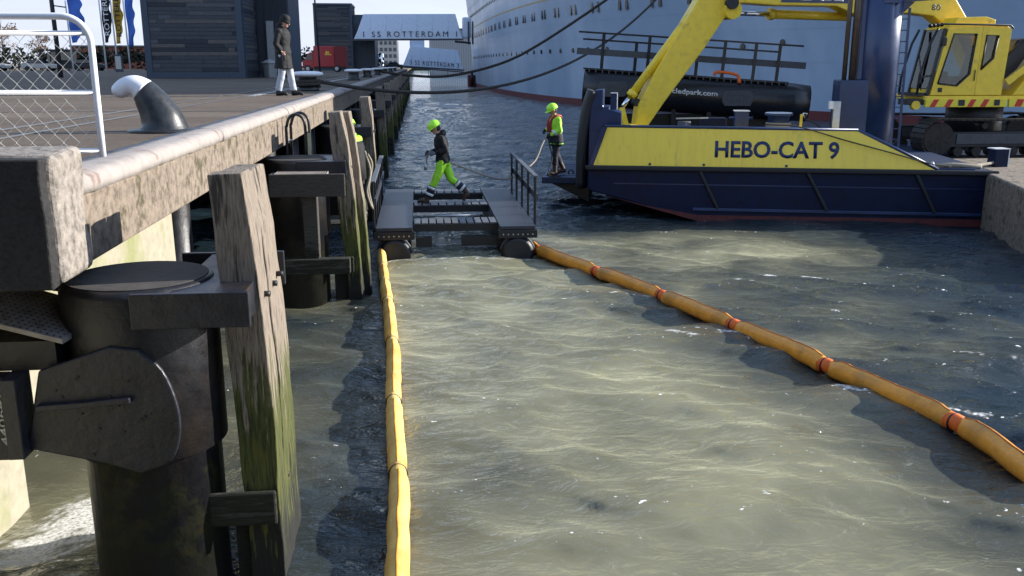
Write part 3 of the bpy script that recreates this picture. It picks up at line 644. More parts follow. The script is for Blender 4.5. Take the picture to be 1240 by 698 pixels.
MB().box((-.1, 17.9, PZ-.30), (1.4, 17.96, PZ-.20)).build('spacer_bar', 'pontoon_black', pn)
MB().cyl((.05, 18.9, PZ-.2), (1.25, 18.9, PZ-.2), .022, 8).build('tie_rod', 'galv', pn)
for x0, x1, yy in ((-.1, .2, 16.7), (.75, 1.5, 16.75)):
    MB().box((x0, yy, .12), (x1, yy+.12, .30)).build('lower_beam', 'pontoon_black', pn)
# handrails: flat top board, mid board, upright slats
def handrail(x, y0, y1, n, zt0, zt1):
    rl = MB().bar((x, y0, zt0), (x, y1, zt1), .09, .035).build('handrail', 'tread', pn, bevel=.006)
    MB().bar((x+.03, y0+.02, (zt0+PZ)/2+.05), (x+.03, y1, (zt1+PZ)/2+.05), .03, .12).build('mid_board', 'pontoon_deck', pn)
    for k in range(n):
        f = k/(n-1); yy = y0+.04+(y1-y0-.08)*f
        MB().box((x-.03, yy-.035, PZ-.2), (x+.014, yy+.035, zt0+(zt1-zt0)*f-.018)).build('upright', 'pontoon_black', pn, bevel=.005)
handrail(-.84, 16.45, 20.6, 6, 1.37, 1.44)
handrail(2.12, 16.55, 20.9, 5, 1.43, 1.46)

# ------------------------------------------------------------------ floating silt booms
def boom(name, pts, r, mats, label, joints, flat):
    t = thing(name, label, 'silt boom', (pts[0][0], pts[0][1], 0))
    cur = crom(pts, 10); cur = np.array(cur); seg = np.r_[0, np.cumsum(np.linalg.norm(np.diff(cur, axis=0), axis=1))]
    def at(s_): return np.array([np.interp(s_, seg, cur[:, 0]), np.interp(s_, seg, cur[:, 1])])
    J_ = [0]+joints+[seg[-1]]; rr = random.Random(len(joints))
    for i in range(len(J_)-1):
        a, b_ = J_[i], J_[i+1]; L = b_-a; N = max(12, int(L/.07)); P = []; RX = []; RZ = []
        for k in range(N+1):
            f = k/N; s_ = a+.02+(L-.04)*f; p = at(s_)
            e_ = min(f, 1-f)*L; pin = .70+.30*min(1, (e_/.18))**.6
            sag = .008*math.sin(s_*2.1+i)
            nzv = 1+.07*noise.noise(Vector((s_*4, i, 0)))+.055*noise.noise(Vector((s_*12, i, 2)))
            P.append((p[0]+.01*noise.noise(Vector((s_*3, i*2, 5))), p[1], .055+sag+(.015 if e_ > .2 else 0)+.15*wz(p[0], p[1])))
            RX.append(r*pin*nzv*flat); RZ.append(r*pin*nzv*1.12)
        sg = MB().tube(P, RZ, 18, ry=RX, side=(0, 0, 1)).build('float_segment', mats[0], t)
        # stitched top seam
        MB().tube([(x, y, z+R_*.99) for (x, y, z), R_ in zip(P, RZ)][1:-1], .010, 6).build('seam', mats[1], sg)
        # hanging skirt below the float
        n_ = len(P); sk = MB()
        sk.add([(x-.004, y, z-R_*.8) for (x, y, z), R_ in zip(P, RZ)]+[(x-.004, y, -.35) for x, y, z in P]+[(x+.004, y, z-R_*.8) for (x, y, z), R_ in zip(P, RZ)]+[(x+.004, y, -.35) for x, y, z in P],
               [(k, k+1, n_+k+1, n_+k) for k in range(n_-1)]+[(2*n_+k+1, 2*n_+k, 3*n_+k, 3*n_+k+1) for k in range(n_-1)])
        sk.build('skirt', mats[0], t)
        if i:
            p = at(a); q = at(a+.05); dv = (q-p)/np.linalg.norm(q-p); zc = .06+.15*wz(p[0], p[1])
            a0, a1 = p-dv*.10, p+dv*.10
            MB().tube([(*a0, zc), (*p, zc+.012), (*a1, zc)], [r*.92, r*.84, r*.92], 16, ry=[r*.92*flat, r*.84*flat, r*.92*flat], side=(0, 0, 1)).build('joint_band', mats[2], t)
            n2 = np.array([-dv[1], dv[0]])
            c0 = p-dv*.03
            MB().tube([(c0[0]+n2[0]*r*.88*flat*math.cos(u), c0[1]+n2[1]*r*.88*flat*math.cos(u), zc+r*.88*math.sin(u)) for u in np.linspace(0, 2*math.pi, 20)], .011, 6).build('strap', 'rubber', t)
    return t
boom('silt_boom', BOOM_L, .105, ('boom_yellow', 'boom_orange', 'boom_yellow'), 'yellow floating silt boom running straight toward the camera beside the quay', [1.5, 2.6, 3.9, 5.9, 7.95, 9.65, 11.6], .80)
boom('silt_boom', BOOM_R, .100, ('boom_orange', 'boom_seam', 'boom_band'), 'orange floating silt boom curving out past the right edge', [.45, 2.55, 4.4, 6.15, 7.9, 9.75], .95)

# ------------------------------------------------------------------ crane workboat (local frame: x along its side, y inboard)
BA = R(-13.576)
bt = thing('workboat', 'dark blue workboat with a yellow bulwark lettered HEBO-CAT 9', 'workboat', (3.83, 20.553, 0), rz=BA, world=False)
BL, BW = 8.85, 7.4
hull = MB()
# hull: side plate with raked forefoot at the left end
prof = [(0, 1.14), (0, .66), (.10, .60), (2.5, -.02), (2.5, -.9), (BL, -.9), (BL, 1.14)]
hull.prismY(prof, 0, BW); ho = hull.build('hull', 'hebo_blue_lo', bt, bevel=.03)
MB().prismY([(.45, .50), (2.52, -.04), (2.52, .10), (1.3, .30)], -.006, .05).build('antifouling', 'antifoul', bt)
MB().prismY([(2.5, -.04), (BL-.02, -.04), (BL-.02, .13), (2.5, .10)], -.006, .05).build('antifouling', 'antifoul', bt)
MB().box((-.05, -.09, 1.09), (BL, .02, 1.20)).build('rubbing_rail', 'rubber', bt, bevel=.03, seg=3)
for x0, x1 in ((2.52, 2.95), (4.86, 5.34), (7.16, 7.62)):
    MB().bar((x0, -.03, 1.10), (x1, -.03, .26), .07, .09, up=(0, 1, 0)).build('rib_fender', 'rubber', bt, bevel=.02)
MB().box((2.4, -.05, .20), (BL-.1, 0.0, .27)).build('lower_rail', 'hebo_blue', bt, bevel=.01)
MB().box((.6, -.012, .78), (8.6, .0, .80)).build('weld_seam', 'hebo_blue', bt)
MB().box((.02, .02, 1.14), (BL, BW-.02, 1.165)).build('deck', 'deck_blue', bt)
# bulwark, leaning slightly inboard
bw = MB(); q = [(.12, 1.185), (.42, 2.06), (5.86, 2.02), (7.55, 1.20)]
top_in = .10
vs = [(x, (z-1.18)*top_in, z) for x, z in q]+[(x, (z-1.18)*top_in+.06, z) for x, z in q]
bw.add(vs, [(0, 3, 2, 1), (4, 5, 6, 7), (0, 1, 5, 4), (1, 2, 6, 5), (2, 3, 7, 6), (3, 0, 4, 7)])
bwo = bw.build('bulwark', 'hebo_yellow', bt, bevel=.006)
MB().tube([(.36, .10, 2.075), (5.88, .10, 2.035)], .035, 8).build('capping_rail', 'hebo_blue', bwo)
MB().tube([(5.88, .10, 2.035), (7.62, .02, 1.205)], .035, 8).build('capping_rail', 'hebo_blue', bwo)
o = MB().prismY([(.02, 1.185), (.11, 1.185), (.40, 2.05), (.30, 2.05)], .01, .10).build('end_post', 'hebo_blue', bwo)
up = Vector((0, top_in, 1)).normalized()
text_obj('lettering', 'HEBO-CAT 9', 'letter_blue', bwo, (2.83, .0175, 1.40), (1, 0, 0), up, 2.68, .38, .005, .024)
for x_ in (1.4, 2.6, 4.4): MB().cyl((x_, .0+.03, 1.24), (x_, -.012+.005, 1.24), .03, 10).build('scupper', 'hebo_blue', bwo)
# push-bow tower with rubber fender
tw = MB().prismY([(-.02, .62), (.0, 2.5), (.10, 2.86), (.30, 2.88), (.30, 2.50), (.44, 2.50), (.44, 2.44), (.72, 2.36), (.74, 1.18), (.30, 1.18), (.20, .62)], .35, 1.25).build('bow_tower', 'hebo_blue', bt, bevel=.02)
MB().box((.06, .335, 1.3), (.66, .35, 2.3)).build('tower_panel', 'hebo_blue', tw, bevel=.01)
MB().tube(crom([(-.17, .72, .62), (-.17, .72, 1.3), (-.13, .72, 1.95), (-.05, .72, 2.5), (.06, .72, 2.84)], 5), .15, 14, ry=.46, side=(1, 0, 0)).build('bow_fender', 'rubber', bt)
MB().box((.46, .6, 2.42), (.60, .72, 2.78)).build('mooring_bitt', 'hebo_blue', bt, bevel=.01)
MB().box((.46, .58, 2.785), (.62, .74, 2.80)).build('bitt_cap', 'white_paint', bt)
MB().box((.604, .58, 2.42), (.62, .74, 2.784)).build('bitt_edge', 'white_paint', bt)
# bow ramp on which the deckhand stands
rp = MB().box((-1.22, 1.6, .56), (-.02, 5.2, .72)).build('bow_ramp', 'deck_blue', bt, bevel=.02)
for k, (x_, y_) in enumerate(((-1.0, 2.0), (-.55, 2.3), (-.2, 2.1), (-.9, 3.0), (-.35, 3.3))):
    MB().tube(crom([(x_-.06, y_, .72), (x_-.05, y_, .80), (x_, y_, .83), (x_+.05, y_, .80), (x_+.06, y_, .72)], 4), .016, 6).build('lashing_ring', 'steel_tar', rp)
for k in range(7):
    MB().bar((-1.15, 1.9+k*.45, .724), (-.1, 1.95+k*.45, .724), .05, .012).build('tread_bar', 'hebo_blue', rp)
MB().prismY([(-.05, .1), (-1.0, .56), (-.05, .56)], 1.7, 5.0).build('ramp_support', 'steel_tar', bt)
# deck fittings
def bitt(x, y, h, wd, white=True):
    o = MB().box((x-wd/2, y-wd/2, 1.165), (x+wd/2, y+wd/2, h)).build('mooring_post', 'hebo_blue', bt, bevel=.012)
    MB().box((x-wd/2-.02, y-wd/2-.02, h), (x+wd/2+.02, y+wd/2+.02, h+.02)).build('post_cap', 'white_paint', o)
    MB().cyl((x-wd/2-.12, y, h-.16), (x+wd/2+.12, y, h-.16), .035, 10).build('cross_pin', 'hebo_blue', o)
bitt(3.52, 1.5, 2.36, .32)
MB().box((2.6, 1.7, 1.165), (3.2, 2.2, 2.18)).build('deck_locker', 'hebo_blue_lo', bt, bevel=.015)
MB().cyl((2.35, 1.5, 1.9), (2.05, 1.5, 1.9), .22, 18).build('hose_reel', 'plate_grey', bt)
MB().bar((2.0, 1.45, 2.18), (2.75, 1.45, 2.20), .05, .03).build('cable_tray', 'galv', bt)
dr = MB().lathe([(.30, 1.165), (.30, 1.9), (.25, 1.95), (.25, 2.24), (.33, 2.27), (.33, 2.31), (.28, 2.32)], (4.38, 1.5, 0), 20).build('capstan', 'hebo_blue', bt)
for z_ in (1.96, 2.02, 2.08): MB().tube([(4.38+.27*math.cos(a), 1.5+.27*math.sin(a), z_) for a in np.linspace(0, 6.283, 25)], .03, 6).build('rope_turn', 'rope_light', dr)
MB().lathe([(.31, 2.322), (.31, 2.335)], (4.38, 1.5, 0), 20).build('capstan_rim', 'white_paint', dr)
MB().bar((4.86, 1.5, 1.165), (4.90, 1.5, 2.30), .06, .06).build('stanchion', 'exc_yellow', bt)
MB().tube([(4.92, 1.45, 2.32), (5.02, 1.45, 2.32), (4.97, 1.45, 2.20), (4.92, 1.45, 2.32)], .014, 6).build('spade_grip', 'white_paint', bt)
MB().prismY([(5.0, 1.165), (5.35, 1.165), (5.0, 1.98)], 1.5, 1.55).build('gusset', 'exc_yellow', bt)
MB().tube(crom([(4.95, 1.4, 2.2), (5.2, 1.4, 2.1), (5.4, 1.4, 1.9), (5.45, 1.4, 1.5)], 5), .02, 6).build('hose', 'rubber', bt)
MB().box((5.60, 1.45, 1.165), (5.76, 1.62, 2.60), ).build('junction_box', 'galv', bt, bevel=.01)
MB().box((5.50, 1.45, 2.42), (5.60, 1.6, 2.60)).build('junction_box', 'white_paint', bt, bevel=.01)
# crane pillar
MB().box((5.76, 1.72, 1.165), (6.60, 2.55, 3.08)).build('pillar_base', 'hebo_blue', bt, bevel=.02)
MB().cyl((6.66, 2.15, 1.165), (6.60, 2.15, 6.2), .49, 48).build('pillar', 'hebo_blue', bt)
MB().box((6.14, 1.85, 3.08), (6.5, 2.45, 6.0)).build('pillar_web', 'hebo_blue', bt, bevel=.015)
for x_, r_ in ((5.86, .055), (6.04, .085)): MB().cyl((x_, 1.85, 3.06), (x_, 1.85, 6.2), r_, 14).build('hydraulic_pipe', 'pipe_bronze', bt)
MB().box((6.55, 1.65, 4.78), (6.92, 1.8, 5.6)).build('pillar_box', 'hebo_blue', bt, bevel=.01)
MB().prismY([(6.95, 4.84), (7.95, 4.90), (7.95, 5.1), (7.05, 5.2)], 1.95, 2.5).build('slew_arm', 'hebo_blue', bt)
MB().prismY([(6.98, 4.84), (7.35, 4.84), (6.98, 4.45)], 2.1, 2.2).build('arm_gusset', 'hebo_blue', bt)
ld = MB().bar((7.27, 2.0, 1.2), (7.22, 2.0, 4.7), .05, .05).build('ladder_rail', 'hebo_blue', bt)
for k in range(13): MB().bar((7.02, 2.0, 1.45+k*.25), (7.25, 2.0, 1.45+k*.25), .025, .025).build('ladder_rung', 'hebo_blue', bt)
# mooring line from the bulwark to the stern fairlead
MB().tube(crom([(3.9, .06, 2.14), (4.6, .0, 2.10), (5.6, -.04, 1.82), (6.6, -.05, 1.56), (7.4, -.04, 1.34), (7.9, .1, 1.27)], 6), .014, 6).build('wire_line', 'rope', bt)
MB().tube(crom([(7.55, .25, 1.22), (7.9, .2, 1.29), (8.3, .25, 1.27), (8.6, .35, 1.24)], 6), .05, 8).build('rope_bundle', 'rope_light', bt)
MB().box((7.6, .1, 1.165), (8.4, .5, 1.23)).build('fairlead', 'hebo_blue', bt, bevel=.01)
MB().tube([(7.58, .2, 1.22), (7.52, .2, 1.36)], .03, 8).build('fairlead_horn', 'galv', bt)

# ------------------------------------------------------------------ black pipe float with railing, resting on the workboat
c_, s_ = math.cos(BA), math.sin(BA)
def b2w(x, y): return (3.83+x*c_-y*s_, 20.553+x*s_+y*c_)
px, py = b2w(-.5, 6.3)
pp = thing('pipe_float', 'black pipe float with a railing and white web address, lying on the workboat', 'pipe float', (px, py, 0), rz=BA, world=False)
TL = 6.35; tilt = -.42/6.1
def tz(x): return 2.80+tilt*x
pts = [(x, 0, tz(x)) for x in np.linspace(0, TL, 14)]
rs = [.50]+[.53]*12+[.50]
po = MB().tube(pts, rs, 36).build('pipe', 'pipe_black', pp)
MB().bar((0, 0, tz(0)+.53), (TL-.6, 0, tz(TL-.6)+.53), .6, .05).build('top_ledge', 'pipe_black', pp)
for k in range(30):
    x_ = .15+k*.19; MB().box((x_, -.315, tz(x_)+.44), (x_+.035, -.29, tz(x_)+.55)).build('bolt_strap', 'plate_grey', pp)
posts = [.45, 1.45, 1.75, 3.2, 3.85, 4.7, 5.35]
for k, x_ in enumerate(posts):
    tall = k % 2 == 0 or k > 4
    MB().bar((x_+(.06 if tall else 0), -.22 if tall else .22, tz(x_)+.55), (x_+(.12 if tall else .05), -.22 if tall else .22, tz(x_)+(1.52 if tall else 1.36)), .09, .05, up=(0, 1, 0)).build('railing_post', 'pipe_black', pp)
MB().bar((-.15, -.22, tz(0)+1.55), (6.1, -.22, tz(6.1)+1.55), .05, .05).build('railing', 'pipe_black', pp)
MB().bar((-.05, .22, tz(0)+1.36), (5.5, .22, tz(5.5)+1.36), .05, .05).build('railing', 'pipe_black', pp)
MB().bar((-.2, -.18, tz(0)+1.02), (6.2, -.18, tz(6.1)+1.02), .06, .18).build('rail_board', 'plate_grey', pp)
for x_ in (.85, 4.35):
    p = MB().prismY([(x_-.35, tz(x_)-.2), (x_-.42, tz(x_)-.08), (x_-.42, tz(x_)+.12), (x_-.33, tz(x_)+.22), (x_+.33, tz(x_)+.22), (x_+.42, tz(x_)+.12), (x_+.42, tz(x_)-.08), (x_+.35, tz(x_)-.2)], -.57, -.53).build('perforated_plate', 'plate_grey', pp, bevel=.01)
    for i in range(4):
        for j in range(2):
            xx, zz = x_-.15+.1*i, tz(x_)-.08+.17*j
            MB().cyl((xx, -.576, zz), (xx, -.569, zz), .016, 8).build('plate_hole', 'rubber', p)
text_obj('web_address', 'www.recycledpark.com', 'letter_white', pp, (1.55, -.545, tz(1.55)-.02), (1, 0, tilt), (0, 0, 1), 2.25, .185, .012, .022)
for x_ in (.4, 1.6, 2.6, 3.6, 4.6, 5.6):
    MB().box((x_-.06, -.3, 1.175), (x_+.06, .3, tz(x_)-.42)).build('cradle_post', 'steel_tar', pp)
MB().box((.2, .1, 1.175), (5.9, .2, tz(5.9)-.35)).build('cradle_panel', 'steel_tar', pp)
MB().tube(crom([(3.7, -.3, tz(3.7)+.60), (3.75, -.28, tz(3.7)+.68), (4.1, -.25, tz(4)+.68), (4.35, -.27, tz(4)+.6), (4.4, -.35, tz(4)+.4)], 5), .045, 8).build('lifting_sling', 'boom_band', pp)

# ------------------------------------------------------------------ barge with the excavator
bg_ = thing('barge', 'low dark blue barge under the yellow excavator', 'barge', (16.5, 25, 0))
MB().box((13.0, 22.6, -.6), (24, 29, .93)).build('hull', 'hebo_blue_lo', bg_, bevel=.03)
MB().box((13.0, 22.55, .78), (24, 22.6, .90)).build('rubbing_rail', 'hebo_blue', bg_, bevel=.01)
MB().box((13.05, 22.65, .93), (23.95, 28.95, .945)).build('deck', 'deck_blue', bg_)
ex = thing('excavator', 'yellow crawler excavator with its cab facing left and long arm over the workboat', 'excavator', (15.5, 24.8, .945))
TZ = .95
def track(y0, y1):
    z0, z1 = TZ+.005, TZ+1.08; r = (z1-z0)/2; zc = (z0+z1)/2
    xa, xb = 13.95, 18.2
    path = []
    for k in range(26): path.append((xa+(xb-xa)*k/25, z0+.02))
    for k in range(1, 12): a = -math.pi/2+math.pi*k/12; path.append((xb+r*math.cos(a)*.98, zc+r*math.sin(a)*.96))
    for k in range(26): path.append((xb-(xb-xa)*k/25, z1-.02-.03*math.sin(math.pi*k/25)))
    for k in range(1, 12): a = math.pi/2+math.pi*k/12; path.append((xa+r*math.cos(a)*.98, zc+r*math.sin(a)*.96))
    n_ = len(path)
    for k in range(n_):
        p, q_ = path[k], path[(k+1) % n_]; mx_, mz_ = (p[0]+q_[0])/2, (p[1]+q_[1])/2
        MB().bar((p[0], (y0+y1)/2, p[1]), (p[0]*.12+q_[0]*.88, (y0+y1)/2, p[1]*.12+q_[1]*.88), y1-y0, .05, up=(p[1]-q_[1], 0, q_[0]-p[0])).build('track_shoe', 'track_steel', ex)
    ym = y0+.12
    MB().prismY([(xa+.1, zc-.24), (xb-.1, zc-.24), (xb-.1, zc+.2), (xa+.1, zc+.16)], ym, y1-.1).build('track_frame', 'exc_dark', ex, bevel=.02)
    MB().box((xa+.5, ym-.03, zc-.16), (xb-.6, ym, zc+.12)).build('frame_plate', 'plate_grey', ex, bevel=.02)
    for xx in (xa, xb): MB().cyl((xx, ym-.02, zc), (xx, y1-.12, zc), .43, 20).build('sprocket', 'track_steel', ex)
    for k in range(7): MB().cyl((xa+.6+k*.53, ym, z0+.18), (xa+.6+k*.53, y1-.12, z0+.18), .13, 12).build('roller', 'track_steel', ex)
    for k in range(2): MB().cyl((xa+1.3+k*1.6, ym, z1-.2), (xa+1.3+k*1.6, y1-.12, z1-.2), .09, 12).build('roller', 'track_steel', ex)
track(23.35, 23.95); track(26.2, 26.8)
MB().cyl((15.9, 25.1, 1.6), (15.9, 25.1, 2.45), .75, 28).build('slew_ring', 'exc_dark', ex)
# upper structure
MB().box((13.75, 24.05, 2.48), (19.3, 26.6, 2.60)).build('turntable', 'exc_yellow', ex, bevel=.02)
sk = MB().box((13.78, 24.00, 2.30), (16.15, 24.10, 2.52)).build('skirt_panel', 'hazard_yellow', ex, bevel=.01)
MB().box((13.3, 24.10, 2.36), (13.80, 24.6, 2.52)).build('step', 'exc_dark', ex, bevel=.01)
MB().cyl((13.55, 24.05, 2.35), (13.55, 24.2, 2.35), .12, 14).build('step_bracket', 'exc_yellow', ex)
for k, x_ in enumerate((13.90, 14.32, 14.98, 15.36)):
    MB().prismY([(x_, 2.31), (x_+.15, 2.31), (x_+.26, 2.51), (x_+.11, 2.51)], 23.992, 23.998).build('hazard_stripe', 'hazard_red', sk)
MB().box((14.72, 23.985, 2.34), (14.90, 23.995, 2.50)).build('lamp_cluster', 'exc_dark', sk)
MB().box((15.76, 23.985, 2.34), (15.92, 23.995, 2.50)).build('lamp_cluster', 'exc_dark', sk)
# cab: pillars, panels, glazing
def ring_panel(outer, inner, y0, y1):
    m_ = MB(); n_ = len(outer); vs = [(x, y0, z) for x, z in outer]+[(x, y0, z) for x, z in inner]+[(x, y1, z) for x, z in outer]+[(x, y1, z) for x, z in inner]
    fs = []
    for k in range(n_):
        q = (k+1) % n_; fs += [(k, q, n_+q, n_+k), (2*n_+q, 2*n_+k, 3*n_+k, 3*n_+q), (k, 2*n_+k, 2*n_+q, q), (n_+q, 3*n_+q, 3*n_+k, n_+k)]
    m_.add(vs, fs); return m_
y_ = 24.088
SIDE = [(13.86, 2.60), (15.98, 2.60), (16.06, 4.38), (15.96, 4.46), (14.28, 4.46), (14.16, 4.36)]
cab = MB().box((13.9, 24.12, 2.60), (15.98, 25.13, 2.78)).build('cab_shell', 'exc_yellow', ex, bevel=.02)
MB().prismY([(14.16, 4.36), (14.28, 4.46), (15.96, 4.46), (16.06, 4.38)], 24.10, 25.15).build('roof', 'exc_yellow', cab, bevel=.02)
MB().prismY([(15.84, 2.78), (15.98, 2.78), (16.05, 4.36), (15.94, 4.36)], 24.12, 25.13).build('rear_wall', 'exc_yellow', cab)
DW = [(14.10, 2.93), (14.66, 2.87), (14.99, 3.18), (15.07, 4.24), (14.42, 4.24)]
ring_panel([(13.92, 2.62), (14.9, 2.62), (15.19, 2.62), (15.23, 4.44), (14.25, 4.38)], DW, 24.06, 24.12).build('door', 'exc_yellow', cab, bevel=.006)
door = cab.children[-1]
RW = [(15.30, 3.30), (15.62, 3.60), (15.70, 4.20), (15.36, 4.21)]
ring_panel([(15.20, 2.62), (15.98, 2.62), (16.06, 4.38), (15.24, 4.44)], RW, 24.065, 24.12).build('rear_side_panel', 'exc_yellow', cab, bevel=.006)
ring_panel([(13.92, 2.70), (15.9, 2.70), (15.98, 4.40), (14.22, 4.40)], [(14.12, 3.05), (15.65, 3.05), (15.72, 4.22), (14.40, 4.22)], 25.09, 25.13).build('far_side_panel', 'exc_yellow', cab)
def panel(name, poly, m, y0=y_, th=.02, par=cab): return MB().prismY(poly, y0-th, y0).build(name, m, par)
panel('door_window', DW, 'clear_glass', 24.10, .006, door); panel('rear_window', RW, 'clear_glass', 24.10, .006)
def seal(poly, par): MB().tube([(x, 24.055, z) for x, z in poly+poly[:1]], .022, 6).build('window_seal', 'exc_dark', par)
seal(DW, door); seal(RW, cab)
panel('door_latch', [(14.12, 2.70), (14.24, 2.70), (14.24, 2.82), (14.12, 2.82)], 'exc_dark', 24.06, .01, door)
MB().tube([(15.12, 24.03, 3.0), (15.12, 24.03, 3.3)], .014, 6).build('grab_handle', 'exc_dark', door)
st_ = MB().box((14.75, 24.35, 2.78), (15.3, 24.9, 3.12)).build('driver_seat', 'exc_dark', cab, bevel=.05)
MB().prismY([(15.15, 3.1), (15.4, 3.1), (15.55, 3.95), (15.35, 3.95)], 24.38, 24.88).build('seat_back', 'exc_dark', st_, bevel=.05)
MB().box((14.15, 24.25, 2.78), (14.5, 25.0, 3.25)).build('console', 'exc_dark', cab, bevel=.04)
MB().box((14.35, 24.2, 2.8), (14.55, 24.4, 3.05)).build('tool_bag', 'hazard_red', cab, bevel=.04)
panel('notice', [(15.30, 3.05), (15.62, 3.05), (15.62, 3.10), (15.30, 3.10)], 'letter_white', y_, .003)
for k in range(5): panel('notice', [(15.26, 2.74+k*.045), (15.60-.05*(k % 2), 2.74+k*.045), (15.60-.05*(k % 2), 2.755+k*.045), (15.26, 2.755+k*.045)], 'letter_dark', y_, .003)
# front glazing and guard frame
MB().add([(13.88, 24.16, 2.8), (13.88, 25.08, 2.8), (14.17, 25.08, 4.35), (14.17, 24.16, 4.35), (13.875, 24.16, 2.8), (13.875, 25.08, 2.8), (14.165, 25.08, 4.35), (14.165, 24.16, 4.35)], [(0, 1, 2, 3), (7, 6, 5, 4), (0, 4, 5, 1), (1, 5, 6, 2), (2, 6, 7, 3), (3, 7, 4, 0)]).build('front_window', 'clear_glass', cab)
for yy in (24.12, 25.1): MB().bar((13.86, yy, 2.62), (14.18, yy, 4.38), .07, .07).build('front_pillar', 'exc_dark', cab)
for yy in (24.14, 25.1):
    MB().tube([(13.58, yy, 2.64), (13.60, yy, 3.1), (13.82, yy, 4.0), (14.0, yy, 4.38)], .035, 8).build('guard_bar', 'exc_dark', cab)
MB().bar((13.58, 24.14, 3.1), (13.95, 24.12, 3.14), .03, .05).build('guard_bar', 'exc_dark', cab)
MB().box((13.55, 24.14, 2.60), (13.9, 25.1, 2.68)).build('guard_bar', 'exc_dark', cab)
MB().tube([(13.75, 24.06, 4.42), (14.1, 24.06, 4.49), (16.0, 24.06, 4.47), (16.1, 24.06, 4.38)], .025, 8).build('roof_rail', 'exc_dark', cab)
for k in range(4): MB().cyl((13.74+k*.12, 24.08+k*.02, 4.45+k*.012), (13.70+k*.12, 24.05+k*.02, 4.43+k*.012), .05, 10).build('work_light', 'exc_dark', cab)
MB().prismY([(14.5, 4.46), (15.72, 4.46), (15.72, 4.62), (15.45, 4.70), (14.66, 4.68)], 24.3, 25.0).build('roof_hatch', 'exc_yellow', cab, bevel=.02)
MB().box((14.06, 23.98, 3.92), (14.20, 24.04, 4.14)).build('mirror', 'exc_dark', cab, bevel=.03)
MB().tube([(13.5, 24.1, 3.75), (13.62, 24.08, 3.1), (13.66, 24.1, 2.75)], .018, 6).build('grab_rail', 'exc_dark', cab)
# engine house, guard and boom foot behind the cab
MB().prismY([(16.3, 2.60), (19.3, 2.60), (19.3, 4.0), (17.3, 4.0)], 24.05, 26.55).build('engine_house', 'exc_yellow', ex, bevel=.04)
MB().bar((16.05, 24.0, 2.95), (17.2, 24.0, 3.85), .06, .18).build('side_strut', 'exc_yellow', ex, bevel=.01)
MB().prismY([(16.14, 3.0), (16.5, 3.3), (17.0, 4.06), (16.85, 4.16), (16.4, 4.1), (16.1, 3.5)], 24.3, 25.0).build('boom_guard', 'exc_dark', ex, bevel=.02)
MB().tube([(16.15, 24.25, 3.7), (16.5, 24.25, 4.08), (17.0, 24.25, 4.12), (17.3, 24.25, 3.9)], .03, 8).build('guard_rail', 'exc_dark', ex)
MB().box((16.2, 23.99, 2.30), (17.4, 24.05, 2.52)).build('skirt_panel', 'hazard_yellow', ex)
for x_ in (16.35, 16.75): MB().prismY([(x_, 2.31), (x_+.2, 2.31), (x_+.28, 2.51), (x_+.08, 2.51)], 23.984, 23.989).build('hazard_stripe', 'hazard_red', ex)
MB().prismY([(17.0, 2.8), (17.4, 2.8), (17.5, 3.4), (17.2, 3.7)], 24.03, 24.05).build('side_emblem', 'hebo_blue', ex)
# boom, stick and cylinders: in a vertical plane from the boom foot towards the workboat
A_, B_ = Vector((15.2, 25.4)), Vector((5.5, 24.3)); dd = (B_-A_).normalized(); nn_ = Vector((-dd.y, dd.x))
def P3(s_, z, off=0.): p = A_+dd*s_+nn_*off; return (p.x, p.y, z)
def plate(poly, w_):
    m_ = MB().prismY(poly, -w_/2, w_/2); m_.v = [P3(x, z, -y) for x, y, z in m_.v]; return m_
bmo = plate([(-1.2, 2.9), (-.9, 2.75), (.10, 4.25), (.9, 4.75), (1.65, 4.82), (3.2, 4.72), (3.9, 4.97), (5.7, 4.97), (6.65, 5.02), (7.1, 5.0), (7.3, 5.25), (7.1, 5.5), (5.6, 5.62), (3.4, 5.75), (1.6, 5.72), (.3, 5.3), (-.6, 4.2)], .52).build('boom', 'exc_yellow', ex, bevel=.03)
stk = plate([(6.72, 5.75), (6.85, 5.0), (6.92, 4.82), (7.14, 4.60), (7.64, 3.87), (8.73, 2.45), (9.22, 1.75), (9.52, 1.75), (9.44, 2.4), (9.0, 3.25), (8.46, 4.15), (7.95, 5.0), (7.5, 5.75)], .42).build('stick', 'exc_yellow', ex, bevel=.03)
MB().cyl(P3(6.98, 5.02, -.36), P3(6.98, 5.02, .36), .17, 20).build('pivot_pin', 'exc_dark', stk)
MB().cyl(P3(6.92, 4.84, -.29), P3(6.92, 4.84, .29), .24, 20).build('stick_ear', 'exc_yellow', stk)
MB().cyl(P3(8.2, 4.05, -.23), P3(8.2, 4.05, -.20), .05, 12).build('pin_boss', 'galv', stk)
def ram(p, q_, r_, f0, par, off=0.):
    a, b2 = Vector(P3(*p, off)), Vector(P3(*q_, off)); mid = a.lerp(b2, f0)
    o_ = MB().cyl(a, mid, r_, 16).build('cylinder_barrel', 'exc_yellow', par)
    MB().cyl(mid-(mid-a).normalized()*.12, mid+(mid-a).normalized()*.03, r_*1.25, 16).build('barrel_gland', 'exc_yellow', o_)
    MB().cyl(mid, b2, r_*.55, 12).build('piston_rod', 'hydraulic', o_)
ram((3.2, 4.74), (6.9, 4.80), .125, .64, bmo, -.33)
ram((7.75, 5.05), (9.85, 2.30), .11, .88, stk, .0)
MB().cyl(P3(9.45, 2.45, -.12), P3(9.45, 2.45, .12), .10, 12).build('link_pin', 'exc_dark', stk)
MB().bar(P3(9.86, 2.32), P3(9.70, 1.75), .12, .14).build('bucket_link', 'exc_yellow', stk)
bk = plate([(9.15, 1.85), (9.75, 1.9), (9.95, 1.45), (9.6, 1.2), (9.1, 1.25)], .9).build('bucket', 'exc_yellow', ex, bevel=.03)
